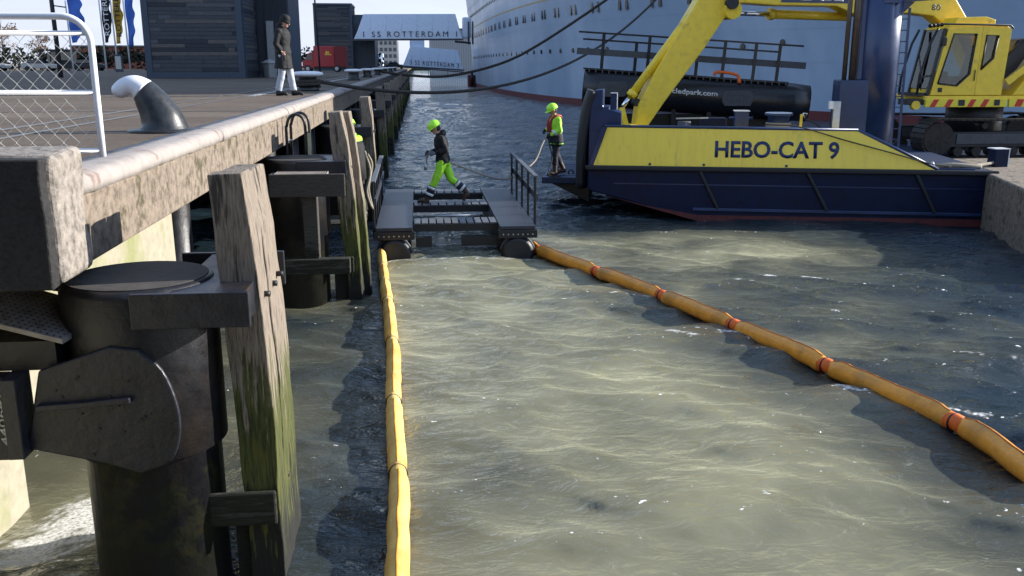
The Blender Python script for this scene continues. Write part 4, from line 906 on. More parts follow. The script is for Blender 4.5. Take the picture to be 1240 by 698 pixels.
for k, of in enumerate((-.24, -.26, -.28)):
    MB().tube(crom([P3(7.2+.12*k, 5.0, of), P3(7.75+.12*k, 4.2, of), P3(8.4+.1*k, 3.2, of), P3(8.95+.08*k, 2.45, of), P3(9.1+.08*k, 2.15, of-.01)], 5), .014, 6).build('hydraulic_line', 'exc_yellow' if k else 'exc_dark', stk)
    MB().box(tuple(a_-.03 for a_ in P3(9.0+.09*k, 2.3+.04*k, -.26)), tuple(a_+.03 for a_ in P3(9.0+.09*k, 2.3+.04*k, -.26))).build('line_fitting', 'exc_dark', stk)
MB().tube(crom([P3(7.95, 4.4, -.25), P3(8.05, 4.0, -.42), P3(8.1, 3.75, -.42), P3(8.5, 3.55, -.38), P3(8.95, 3.1, -.28), P3(9.3, 2.6, -.2)], 6), .026, 8).build('hydraulic_hose', 'rubber', stk)
MB().tube(crom([P3(8.0, 4.45, -.25), P3(8.18, 4.1, -.40), P3(8.2, 3.85, -.42), P3(8.6, 3.45, -.36), P3(9.0, 2.95, -.26)], 6), .022, 8).build('hydraulic_hose', 'rubber', stk)
plate([(3.45, 5.05), (5.55, 5.05), (5.55, 5.45), (3.45, 5.45)], .55).build('name_panel', 'hebo_blue', bmo)
rdir = -Vector((dd.x, dd.y, 0))
og = Vector(P3(5.18, 5.095, .282)) 
text_obj('boom_lettering', 'CASE', 'letter_white', bmo, og, rdir, (0, 0, 1), 1.45, .30, .006, .03)
text_obj('boom_number', '80', 'letter_dark', bmo, Vector(P3(.98, 4.90, .264)), rdir, (0, 0, 1), .28, .16, .006, .01)
for k in range(3): MB().tube(crom([P3(3.15+.06*k, 5.5, .3), P3(3.0+.06*k, 5.2, .34), P3(2.9+.05*k, 5.0, .33), P3(2.6, 4.9, .3)], 5), .028, 8).build('boom_hose', 'rubber', bmo)

# ------------------------------------------------------------------ concrete landing at the right
cl = MB().prism([(12.45, 19.62), (13.26, 19.56), (12.20, 17.26), (11.9, 15.6), (13.2, 13.5), (22, 13.5), (22, 22), (13.0, 22.0)], -1.2, 1.15)
cl = MB().prism([(12.55, 19.5), (11.05, 15.3), (12.5, 12.0), (24, 12.0), (24, 21.6), (13.0, 21.6)], -1.2, 1.15).build('concrete_landing', 'beam_concrete', bevel=.04)
tag(cl, 'concrete landing block cut off by the right edge beside the workboat', 'concrete block')
t = thing('landing_bitt', 'square dark blue mooring bitt with white cap on the concrete landing', 'bollard', (13.25, 19.75, 1.15))
MB().box((13.08, 19.62, 1.15), (13.40, 19.92, 1.55)).build('post', 'hebo_blue_lo', t, bevel=.012)
MB().box((13.06, 19.60, 1.55), (13.42, 19.94, 1.57)).build('cap', 'white_paint', t)
MB().box((13.40, 19.62, 1.15), (13.42, 19.92, 1.548)).build('edge', 'white_paint', t)
p = b2w(8.5, .3)
rope('stern_rope', [(p[0], p[1], 1.26), (12.4, 19.2, 1.24), (12.9, 19.55, 1.24), (13.1, 19.7, 1.25)], .035, 'rope_light', 'pale rope tying the workboat stern to the landing bitt')

# ------------------------------------------------------------------ the liner
W_ = [(26, 205), (17, 194), (11.6, 180), (10, 165), (10, 140), (10.6, 115), (12.2, 95), (14.4, 82), (18, 72.5), (22.8, 63), (27.5, 54.5), (33, 45.5), (38.5, 37), (43, 30)]
D_ = [(26, 207), (15, 197), (8.6, 182), (7.0, 165), (7.0, 140), (7.4, 115), (8.4, 95), (10.0, 82), (12.8, 71), (17, 60), (22.5, 50), (29, 41), (35.5, 33.5), (41.5, 27.9)]
cw, cd = np.array(crom(W_, 8)), np.array(crom(D_, 8))
sl_ = np.r_[0, np.cumsum(np.linalg.norm(np.diff(cw, axis=0), axis=1))]
HT = 27.
def hull_pt(i, z): f = (max(z, 0)/HT)**1.5; return cw[i]*(1-f)+cd[i]*f
ship = thing('ocean_liner', 'huge pale grey ocean liner hull with red waterline filling the background', 'ship', (30, 110, 0))
zs = [.55, 1.5, 3, 4.5, 6, 7.5, 9, 11, 13, 16, 19, 22, 25, HT]
def strip(zlist, name, m, off=0.):
    mb = MB(); n_ = len(cw); vs = []
    for z in zlist:
        for i in range(n_):
            p = hull_pt(i, z)
            if off:
                tg = cw[min(i+1, n_-1)]-cw[max(i-1, 0)]; tg = tg/np.linalg.norm(tg); p = p+np.array([tg[1], -tg[0]])*off
            vs.append((p[0], p[1], z))
    mb.add(vs, [(a*n_+i, a*n_+i+1, (a+1)*n_+i+1, (a+1)*n_+i)[::-1] for a in range(len(zlist)-1) for i in range(n_-1)], True)
    return mb, n_
mb, n_ = strip(zs, 'hull', 'ship_white')
# far side and deck close the body
far = [(60, 60), (66, 120), (60, 190), (26, 207)]
o0 = len(mb.v); st = cd[-1]; sw = cw[-1]
ring_b = [(sw[0], sw[1], .55)]+[(x, y, .55) for x, y in far]; ring_t = [(st[0], st[1], HT)]+[(x, y, HT) for x, y in far]
mb.v += ring_b+ring_t; k_ = len(ring_b)
fs = [(o0+i, o0+i+1, o0+k_+i+1, o0+k_+i) for i in range(k_-1)]; mb.f += fs; mb.sm += [False]*len(fs)
top = [(len(zs)-1)*n_+i for i in range(n_)]; mb.f.append(tuple(top+[o0+k_+1, o0+k_+2, o0+k_+3])); mb.sm.append(False)
mb.build('hull', 'ship_white', ship)
b1_, _ = strip([-1.5, .0, .556], 'boot_top', 'boot_red', -.0); b1_.build('boot_top', 'boot_red', ship)
b2_, _ = strip([9.35, 9.50], 'sheer_stripe', 'ship_stripe', .02); b2_.build('sheer_stripe', 'ship_stripe', ship)
for zs_ in (2.1, 3.6, 5.7, 7.1, 10.3):
    q_, _ = strip([zs_, zs_+.035], 'plate_seam', 'ship_white', .018); q_.build('plate_seam', 'ship_white', ship)
b3_, _ = strip([12.6, 12.75], 'knuckle', 'ship_white', .06); b3_.build('knuckle', 'ship_white', ship)
def hull_at(s_, z):
    i = int(np.searchsorted(sl_, s_)); i = min(max(i, 1), len(sl_)-1); f = (s_-sl_[i-1])/(sl_[i]-sl_[i-1])
    p = hull_pt(i-1, z)*(1-f)+hull_pt(i, z)*f; q_ = hull_pt(i, z); r_ = hull_pt(i-1, z)
    tg = (q_-r_)/np.linalg.norm(q_-r_); return p, tg, np.array([tg[1], -tg[0]])
def s_at_y(yv): return float(np.interp(-yv, -cw[:, 1], sl_))
disc = MB().tube([(0, 0, 0), (0, 0, .09)], .21, 14).mesh('porthole'); disc.materials.append(MATS['port_dark'])
slot = MB().box((-.16, -.42, 0), (.16, .42, .08)).mesh('porthole'); slot.materials.append(MATS['port_dark'])
rim = MB().tube([(0, 0, -.02), (0, 0, .05)], .29, 14).mesh('rim'); rim.materials.append(MATS['ship_white'])
def port(me, s_, z):
    p, tg, nn = hull_at(s_, z)
    o = bpy.data.objects.new('porthole', me); COL.objects.link(o); o.parent = ship
    zx = Vector((nn[0], nn[1], 0)); 
    if zx.x > 0 and zx.y > 0: zx = -zx
    xx = Vector((tg[0], tg[1], 0)); yy = zx.cross(xx)
    o.matrix_local = Matrix.Translation(Vector((p[0], p[1], z))-Vector(ORG[ship])) @ Matrix((xx, yy, zx)).transposed().to_4x4()
s0, s1 = s_at_y(160), s_at_y(70)
s_ = s0
while s_ < s_at_y(76): port(disc, s_, 4.75); s_ += 3.1
s_ = s0
while s_ < s_at_y(66): port(slot, s_, 8.15); port(slot, s_+.95, 8.15); s_ += 4.1
s_ = s0
while s_ < s_at_y(92): port(disc, s_, 11.3); s_ += 2.0
for s_, z in ((s_at_y(63), 4.7), (s_at_y(66.5), 4.8), (s_at_y(60), 4.9), (s_at_y(52), 6.6)): port(disc, s_, z)
# fender pontoon where the gangways reach the hull
t = thing('ship_fender', 'small dark fender block between the liner and the far gangway', 'fender', (9.0, 160, 0))
MB().box((8.6, 158, -.4), (9.9, 161, 1.9)).build('block', 'boot_red', t, bevel=.1)
MB().cyl((9.2, 157.6, .2), (9.2, 157.6, 2.4), .25, 10).build('pole', 'steel_tar', t)

# ------------------------------------------------------------------ gangways
def gangway(loc_y, xl, xr, zl, zr, h, txt, label, num):
    t = thing('covered_gangway', label, 'gangway', ((xl+xr)/2, loc_y, 0), group='covered gangways to the liner')
    sl2 = (zr-zl)/(xr-xl); zz = lambda x: zl+sl2*(x-xl)
    v = []; T = .9
    def sec(x, inset): return [(x-inset*0, loc_y-1.6, zz(x)), (x+inset, loc_y-1.45, zz(x)+1.3), (x+inset*2.4, loc_y-.9, zz(x)+h), (x+inset*2.4, loc_y+.9, zz(x)+h), (x+inset, loc_y+1.45, zz(x)+1.3), (x, loc_y+1.6, zz(x))]
    a, b_ = sec(xl, .62), sec(xr, -.40)
    m_ = MB().add(a+b_, [(0, 1, 2, 3, 4, 5), (11, 10, 9, 8, 7, 6)]+[(i, 6+i, 6+(i+1) % 6, (i+1) % 6) for i in range(6)])
    bd = m_.build('tunnel', 'gang_white', t, bevel=.05)
    MB().bar((xl-.1, loc_y-1.62, zz(xl)+.05), (xr+.1, loc_y-1.62, zz(xr)+.05), .2, .25).build('bottom_rail', 'plate_grey', t)
    for k in range(1, 7):
        x = xl+(xr-xl)*k/7; MB().tube([(x+.1, loc_y-1.5, zz(x)+1.25), (x+.25, loc_y-.93, zz(x)+h)], .018, 6).build('seam_rib', 'gang_white', t)
    f = .95
    text_obj('name_lettering', txt, 'letter_dark', t, (xl+1.4, loc_y-1.585, zz(xl+1.4)+.42), (1, 0, sl2), (0, .10, 1), (xr-xl)-2.2, f*.8, .03, -.004, 1.45)
    return t, zz
t, zz = gangway(137, -8.9, 6.6, 6.95, 7.05, 3.6, '1 SS ROTTERDAM 1', 'upper covered white gangway lettered SS ROTTERDAM 1 reaching the liner', 1)
MB().box((6.7, 136, 7.3), (7.9, 138, 10.2)).build('end_cowl', 'gang_white', t, bevel=.15)
MB().bar((5.5, 135.6, 6.8), (7.8, 135.6, 6.6), .2, .3).build('roller_truck', 'steel_tar', t)
for x_ in (7.5, 8.1): MB().cyl((x_, 135.8, 6.4), (x_, 135.8, 9.6), .12, 8).build('hinge_post', 'plate_grey', t)
t, zz = gangway(168, -2.6, 8.2, 3.3, 2.6, 3.5, '3 SS ROTTERDAM 3', 'lower sloping covered gangway lettered SS ROTTERDAM 3 beyond the first', 3)
MB().box((-1.2, 168, 6.4), (1.4, 170, 8.2)).build('roof_box', 'gang_white', t, bevel=.05)
MB().bar((-2.5, 166.3, 3.2), (8.3, 166.3, 2.3), .15, .2).build('catwalk', 'plate_grey', t)
for x_ in (2, 5.4): MB().bar((x_, 166.3, 1.6), (x_, 166.3, 2.8), .1, .1).build('hanger', 'plate_grey', t)

# ------------------------------------------------------------------ clad pavilions on the quay
def pavilion(x0, x1, y0, y1, h, label, seed, name='clad_pavilion'):
    t = thing(name, label, 'building', ((x0+x1)/2, (y0+y1)/2, QZ), group='timber clad pavilions on the quay')
    r = random.Random(seed)
    MB().box((x0+.06, y0+.06, QZ), (x1-.06, y1-.06, QZ+h-.1)).build('core', 'clad_c', t)
    bh = .21; zc = QZ+.35; MA = ['clad_a', 'clad_b', 'clad_a', 'clad_c', 'clad_a', 'clad_d', 'clad_b']
    while zc+bh < QZ+h-.3:
        cut = sorted(x0+.35+(x1-x0-.7)*r.random() for _ in range(r.choice((1, 2, 2))))
        xs_ = [x0+.34]+cut+[x1-.34]
        for a, b_ in zip(xs_[:-1], xs_[1:]):
            if b_-a < .25: continue
            MB().box((a+.006, y0+.012+r.uniform(0, .014), zc+.008), (b_-.006, y0+.062, zc+bh-.008)).build('board', r.choice(MA), t)
        for ya, yb in ((y0+.5, (y0+y1)/2-.05), ((y0+y1)/2+.05, y1-.5)):
            MB().box((x1-.062, ya, zc+.008), (x1-.014-r.uniform(0, .014), yb, zc+bh-.008)).build('board', r.choice(MA), t)
        zc += bh
    for a in ((x0, y0), (x1-.34, y0)): MB().box((a[0], a[1]-.02, QZ), (a[0]+.34, a[1]+.2, QZ+h)).build('corner_post', 'frame_blue', t, bevel=.01)
    MB().box((x1-.2, y0+.18, QZ), (x1+.02, y0+.5, QZ+h)).build('corner_post', 'frame_blue', t)
    MB().box((x0+.34, y0-.015, QZ), (x1-.34, y0+.1, QZ+.34)).build('plinth', 'frame_blue', t, bevel=.01)
    MB().box((x0-.03, y0-.04, QZ+h-.28), (x1+.03, y1, QZ+h+.02)).build('roof_edge', 'frame_blue', t, bevel=.01)
    return t
t = pavilion(-14.5, -9.3, 52, 60, 8.5, 'dark timber clad pavilion with blue steel frame behind the hook bollard', 1)
MB().box((-9.3, 56.5, QZ), (-7.4, 61.5, QZ+8.5)).build('glazed_wing', 'frame_blue', t)
for k in range(4): MB().box((-9.2+k*.45, 56.40, QZ+.3), (-8.85+k*.45, 56.5, QZ+8.2)).build('wing_panel', 'clad_c', t)
MB().box((-8.7, 56.2, QZ+.1), (-8.3, 56.38, QZ+3.2)).build('door_post', 'bin_grey', t)
t = pavilion(-14.7, -9.2, 138.6, 146, 9.4, 'tall dark timber clad tower carrying the upper gangway', 2)
MB().box((-9.2, 139.5, QZ), (-6.1, 150, QZ+7.9)).build('stair_wing', 'frame_blue', t)
for k in range(5): MB().box((-9.0+k*.6, 139.40, QZ+.3), (-8.55+k*.6, 139.5, QZ+6.5)).build('wing_panel', 'clad_a', t)
# bin beside the pavilion
t = thing('litter_bin', 'grey litter bin standing beside the dark pavilion', 'bin', (-8.35, 54.5, QZ), world=False)
MB().lathe([(.36, 0), (.40, .75), (.42, .80)], n=4).build('body', 'bin_grey', t, bevel=.02)
MB().lathe([(.50, .80), (.48, .86), (.12, 1.02)], n=4).build('lid', 'bin_grey', t, bevel=.02)
# red box van
vn = thing('red_van', 'red box van parked in front of the far pavilion', 'van', (-10, 104, QZ))
MB().box((-11.1, 103, QZ+.55), (-8.9, 105.2, QZ+2.75)).build('cargo_box', 'red_van', vn, bevel=.05)
MB().box((-8.88, 103.02, QZ+.55), (-7.6, 105.2, QZ+2.7)).build('rear_curtain', 'red_curtain', vn, bevel=.03)
MB().prismY([(-12.35, QZ+.4), (-11.1, QZ+.4), (-11.1, QZ+2.1), (-11.6, QZ+2.05), (-12.0, QZ+1.35), (-12.35, QZ+1.2)], 103.1, 105.1).build('driver_cab', 'red_van', vn, bevel=.05)
MB().prismY([(-11.95, QZ+1.3), (-11.3, QZ+1.3), (-11.3, QZ+1.9), (-11.6, QZ+1.9)], 103.06, 103.1).build('side_window', 'glass', vn)
MB().box((-11.1, 103.1, QZ+.35), (-7.7, 105.1, QZ+.55)).build('chassis', 'exc_dark', vn)
for x_ in (-11.8, -8.7):
    for yy in (103.0, 104.95):
        wv = MB().cyl((x_, yy, QZ+.37), (x_, yy+.25, QZ+.37), .37, 18).build('wheel', 'rubber', vn)
        MB().cyl((x_, yy-.01, QZ+.37), (x_, yy, QZ+.37), .2, 12).build('rim', 'galv', wv)
MB().prismY([(-9.9, QZ+1.95), (-9.4, QZ+1.95), (-9.45, QZ+2.2), (-9.6, QZ+2.1), (-9.7, QZ+2.3), (-9.8, QZ+2.1)], 102.98, 103.0).build('emblem', 'exc_yellow', vn)
MB().box((-9.9, 102.98, QZ+1.80), (-9.2, 103.0, QZ+1.88)).build('emblem_line', 'exc_yellow', vn)
# lamp post and flags
def flag(x, y, m, txt, label, wv, ln, seed, zt=14.):
    t = thing('flag_pole', label, 'flag', (x, y, QZ), group='flags beyond the fence')
    MB().tube([(x, y, QZ), (x-.15, y, zt)], [.10, .07], 8).build('pole', 'white_paint', t)
    r = random.Random(seed); n_, k_ = 26, 5; vs = []
    z0 = zt-.3
    for i in range(n_+1):
        f = i/n_; z = z0-(z0-ln)*f; wd = wv*(1-.55*max(0, f-.75)/.25)*(1+.12*math.sin(i*1.1+seed))
        for j in range(k_+1):
            u = j/k_; vs.append((x-.1+.12+wd*u+.10*f, y+.18*math.sin(3.2*u+i*.5+seed)+.05*r.random(), z-.10*u*math.sin(i*.7)))
    m2 = MB().add(vs, [(i*(k_+1)+j, i*(k_+1)+j+1, (i+1)*(k_+1)+j+1, (i+1)*(k_+1)+j) for i in range(n_) for j in range(k_)], True)
    c = m2.build('cloth', m, t); sd = c.modifiers.new('thick', 'SOLIDIFY'); sd.thickness = .02
    if txt: text_obj('flag_lettering', txt, 'letter_white' if m == 'flag_black' else 'letter_dark', t, (x+.85, y-.28, ln+.8), (0, 0, 1), (-1, 0, 0), (zt-ln)*.72, .55, .01, .01)
    return t
flag(-38.6, 110, 'flag_blue', None, 'blue flag on a white pole nearest the lamp post', 1.5, 5.9, 1)
flag(-35.0, 110, 'flag_black', 'ROTTERDAM', 'black flag with white vertical letters', .95, 5.9, 2)
flag(-33.75, 110, 'flag_yellow', 'ROTTERDAM', 'yellow ochre flag with dark vertical letters', .9, 5.8, 3)
flag(-32.4, 110, 'flag_blue', None, 'blue flag on the pole beside the dark pavilion', .85, 5.5, 4)
t = thing('lamp_post', 'grey steel lamp post seen through the chain link fence', 'lamp post', (-20.4, 56, QZ))
MB().tube([(-20.4, 56, QZ), (-20.5, 56, 13)], [.14, .09], 10).build('post', 'plate_grey', t)
MB().cyl((-20.45, 56, 6.72), (-19.7, 56, 6.62), .035, 8).build('bracket', 'plate_grey', t)
MB().bar((-20.5, 56, 12.9), (-19.0, 56, 13.1), .25, .12).build('lantern', 'plate_grey', t)
o = MB().tube([(-6.1, 60, QZ), (-6.35, 60, 12)], [.06, .04], 8).build('thin_mast', 'plate_grey'); tag(o, 'thin pale mast beside the standing man', 'mast')
# information pillar, hedge, trees, low buildings and parked cars at the left
t = thing('info_pillar', 'small blue information pillar between the flag poles', 'sign', (-33.2, 109, QZ))
MB().box((-33.7, 108.8, QZ), (-32.9, 109.1, QZ+1.9)).build('panel', 'frame_blue', t, bevel=.02); MB().box((-33.6, 108.78, QZ+.3), (-33.0, 108.8, QZ+1.7)).build('poster', 'far_wall', t)
hd = MB(); rh = random.Random(4)
vs = []
def leafmass(mb_, c, rad_, n, sz, r):
    for _ in range(n):
        d_ = Vector((r.gauss(0, 1), r.gauss(0, 1), r.gauss(0, 1))).normalized()*(r.random()**.4)
        p = Vector(c)+Vector((d_.x*rad_[0], d_.y*rad_[1], d_.z*rad_[2])); a = Vector((r.uniform(-1, 1), r.uniform(-1, 1), r.uniform(-1, 1)))*sz; b_ = Vector((r.uniform(-1, 1), r.uniform(-1, 1), r.uniform(-1, 1)))*sz
        mb_.add([p-a, p+b_, p+a, p-b_], [(0, 1, 2, 3)])
for k in range(70): leafmass(hd, (-72+k*.95, 150+rh.uniform(-1, 1), QZ+1.6+rh.uniform(-.3, .5)), (1.2, 1.2, 1.7), 70, .30, rh)
o = hd.build('hedge', 'hedge'); tag(o, 'long dark hedge behind the flags at the left', 'hedge')
for k, (x, y, h, lb) in enumerate(((-66, 158, 8.5, 'brown leaved tree at the far left edge behind the fence'), (-62, 162, 6.0, 'smaller brown tree right of the far left tree'), (-44, 170, 6.5, 'reddish brown tree behind the ochre flag'), (-40, 168, 5.8, 'low reddish brown tree touching the dark pavilion'))):
    t = thing('bare_tree', lb, 'tree', (x, y, QZ), group='autumn trees behind the hedge'); r = random.Random(k)
    MB().tube([(x, y, QZ), (x+.1, y, QZ+h*.4), (x, y, QZ+h*.9)], [.22, .16, .03], 8).build('trunk', 'bark', t)
    for j in range(7):
        a = j*2.4; zb = QZ+h*(.3+.07*j); MB().tube([(x, y, zb), (x+math.cos(a)*h*.16, y+math.sin(a)*h*.16, zb+h*.13), (x+math.cos(a)*h*.27, y+math.sin(a)*h*.27, zb+h*.22)], [.08, .05, .015], 5).build('limb', 'bark', t)
    cm = MB()
    for j in range(16):
        a = r.uniform(0, 6.28); q_ = r.random()**.6; leafmass(cm, (x+math.cos(a)*h*.26*q_, y+math.sin(a)*h*.26*q_, QZ+h*(.45+.5*r.random())), (h*.11, h*.11, h*.09), 60, .12, r)
    cm.build('crown', 'leaf_brown', t)
t = thing('brick_house', 'low red brick building behind the flags', 'building', (-46, 190, QZ))
MB().box((-66, 188, QZ), (-38, 198, QZ+4.2)).build('wall', 'brick', t); MB().box((-66.3, 187.7, QZ+4.2), (-37.7, 198.3, QZ+4.5)).build('roof', 'far_dark', t)
for k in range(8): MB().box((-64+k*3.2, 187.93, QZ+1.6), (-62.2+k*3.2, 187.99, QZ+3.1)).build('window', 'glass', t)
t = thing('glass_shelter', 'small glass shelter behind the fence, left of the flags', 'shelter', (-48, 132, QZ))
for x_ in (-50, -46): MB().box((x_, 131, QZ), (x_+.12, 131.12, QZ+2.6)).build('post', 'exc_dark', t)
MB().box((-50.2, 130.8, QZ+2.6), (-45.6, 133, QZ+2.8)).build('roof', 'exc_dark', t); MB().box((-49.8, 132.6, QZ+.2), (-46, 132.65, QZ+2.5)).build('pane', 'cab_glass', t)
def car(x, y, m, label):
    t = thing('parked_car', label, 'car', (x, y, QZ), group='cars parked beyond the fence')
    MB().prismY([(x-2.1, QZ+.35), (x+2.1, QZ+.35), (x+2.1, QZ+.85), (x+1.2, QZ+.95), (x-1.9, QZ+.95), (x-2.1, QZ+.8)], y, y+1.7).build('body', m, t, bevel=.08)
    MB().prismY([(x-1.6, QZ+.95), (x+.95, QZ+.95), (x+.35, QZ+1.45), (x-1.2, QZ+1.45)], y+.1, y+1.6).build('glasshouse', 'glass', t, bevel=.08)
    for dx in (-1.3, 1.3):
        for dy in (-.02, 1.5): MB().cyl((x+dx, y+dy, QZ+.32), (x+dx, y+dy+.2, QZ+.32), .32, 14).build('wheel', 'rubber', t)
car(-55.5, 128, 'bin_grey', 'pale car parked behind the fence, nearest the left edge'); car(-49, 127, 'far_wall', 'pale car parked by the glass shelter'); car(-43.5, 129, 'exc_dark', 'dark car parked right of the glass shelter')
car(-6.8, 230, 'exc_dark', 'dark car parked on the far quay under the upper gangway'); car(-4.6, 200, 'glass', 'dark car at the end of the quay under the gangway')
# distant blocks across the basin
t = thing('apartment_block', 'pale far apartment block seen under the upper gangway', 'building', (-11, 332, QZ))
MB().box((-14.8, 330, QZ), (-6.6, 345, 12.3)).build('wall', 'far_wall', t)
for r_ in range(4):
    for c2 in range(5): MB().box((-14.3+c2*1.55, 329.9, QZ+1.2+r_*2.2), (-13.3+c2*1.55, 329.99, QZ+2.4+r_*2.2)).build('window', 'far_dark', t)
MB().box((-15, 329.8, 12.3), (-6.4, 345, 12.7)).build('roof', 'far_wall', t)
t = thing('ribbed_warehouse', 'grey ribbed warehouse behind the gangways beside the liner', 'building', (12, 340, QZ))
MB().box((4.8, 335, 0), (30, 360, 15.8)).build('wall', 'warehouse', t)
for k in range(30): MB().box((5.0+k*.8, 334.85, .5), (5.25+k*.8, 335, 15.5)).build('rib', 'far_wall', t)
MB().box((4.6, 334.6, 15.8), (30.2, 360, 16.3)).build('roof', 'far_dark', t)
t = thing('white_truck', 'white truck parked on the far quay under the gangway', 'truck', (-8.6, 215, QZ))
MB().box((-10.2, 214, QZ+.6), (-7.6, 217, QZ+3.4)).build('cargo_box', 'gang_white', t, bevel=.05); MB().box((-10.2, 213.2, QZ+.4), (-7.8, 214, QZ+2.4)).build('driver_cab', 'gang_white', t, bevel=.1)
for x_ in (-10.0, -8.0): MB().cyl((x_, 213.6, QZ+.4), (x_+.25, 213.6, QZ+.4), .4, 12).build('wheel', 'rubber', t)
MB().box((-9.9, 213.15, QZ+1.4), (-8.1, 213.2, QZ+2.2)).build('windscreen', 'glass', t)

# ------------------------------------------------------------------ people (local frame: +x is where they face, +y their left)
def fuse(mb_, name, m, parent, voxel, smooth=6):
    """weld overlapping limbs into one continuous skin"""
    me = mb_.mesh(name+'_raw'); o = bpy.data.objects.new('tmp', me); COL.objects.link(o)
    rm = o.modifiers.new('r', 'REMESH'); rm.mode = 'VOXEL'; rm.voxel_size = voxel; rm.use_smooth_shade = True
    sm = o.modifiers.new('s', 'SMOOTH'); sm.iterations = smooth; sm.factor = .5
    dg = bpy.context.evaluated_depsgraph_get(); dg.update()
    me2 = bpy.data.meshes.new_from_object(o.evaluated_get(dg)); bpy.data.objects.remove(o); me2.name = name
    me2.materials.clear()
    for p in me2.polygons: p.use_smooth = True
    return link(name, me2, m, parent)
def limb(mb_, pts, rad, n=14, k=5, flat=None):
    c = crom(pts, k); r = np.interp(np.linspace(0, 1, len(c)), np.linspace(0, 1, len(rad)), rad)
    mb_.tube(c, r, n, ry=None if flat is None else r*flat, side=None if flat is None else (0, 1, 0))
def hand(mb_, wrist, direc, palm_n, s=1., curl=.8, thumb_side=1):
    d = Vector(direc).normalized(); nrm = Vector(palm_n); nrm = (nrm-d*d.dot(nrm)).normalized(); sd = d.cross(nrm)
    w = Vector(wrist)
    mb_.tube([w-d*.01, w+d*.03, w+d*.07, w+d*.095], [.024, .036, .042, .036], 12, ry=[.018, .015, .015, .013], side=sd)
    for q, (o_, L) in enumerate(((-.030, .070), (-.010, .080), (.010, .074), (.028, .058))):
        b0 = w+d*.088+sd*o_; pts = [b0]; a = .25
        for seg_ in (L*.45, L*.32, L*.25):
            a += curl*.6; pts.append(pts[-1]+(d*math.cos(a)+nrm*math.sin(a))*seg_)
        mb_.tube(pts, [.0095, .009, .0085, .007], 8)
    b0 = w+d*.03-sd*.032*thumb_side
    mb_.tube([b0, b0+(d*.55-sd*.75*thumb_side+nrm*.3).normalized()*.04, b0+(d*.55-sd*.75*thumb_side+nrm*.3).normalized()*.04+(d*.8+nrm*.6).normalized()*.035], [.012, .0105, .008], 8)
def head(mb_, c, pitch, s=1.):
    Rm = Matrix.Rotation(pitch, 3, 'Y'); c = Vector(c); X = lambda *a: c+Rm @ (Vector(a)*s)
    mb_.ell(c, (.098*s, .078*s, .120*s), 20, 14, Rm)
    mb_.ell(X(.035, 0, -.065), (.060*s, .055*s, .062*s), 14, 10, Rm)        # jaw
    mb_.tube([X(.09, 0, .025), X(.105, 0, -.008), X(.118, 0, -.022), X(.10, 0, -.03)], [.008*s, .012*s, .016*s, .010*s], 8)   # nose
    mb_.ell(X(.085, 0, -.062), (.016*s, .027*s, .010*s), 10, 6, Rm)          # lips
    mb_.ell(X(.078, 0, .038), (.018*s, .056*s, .012*s), 12, 6, Rm)           # brow
    for k in (-1, 1): mb_.ell(X(-.008, .078*k, -.004), (.022*s, .011*s, .033*s), 10, 8, Rm)   # ears
    return X, Rm
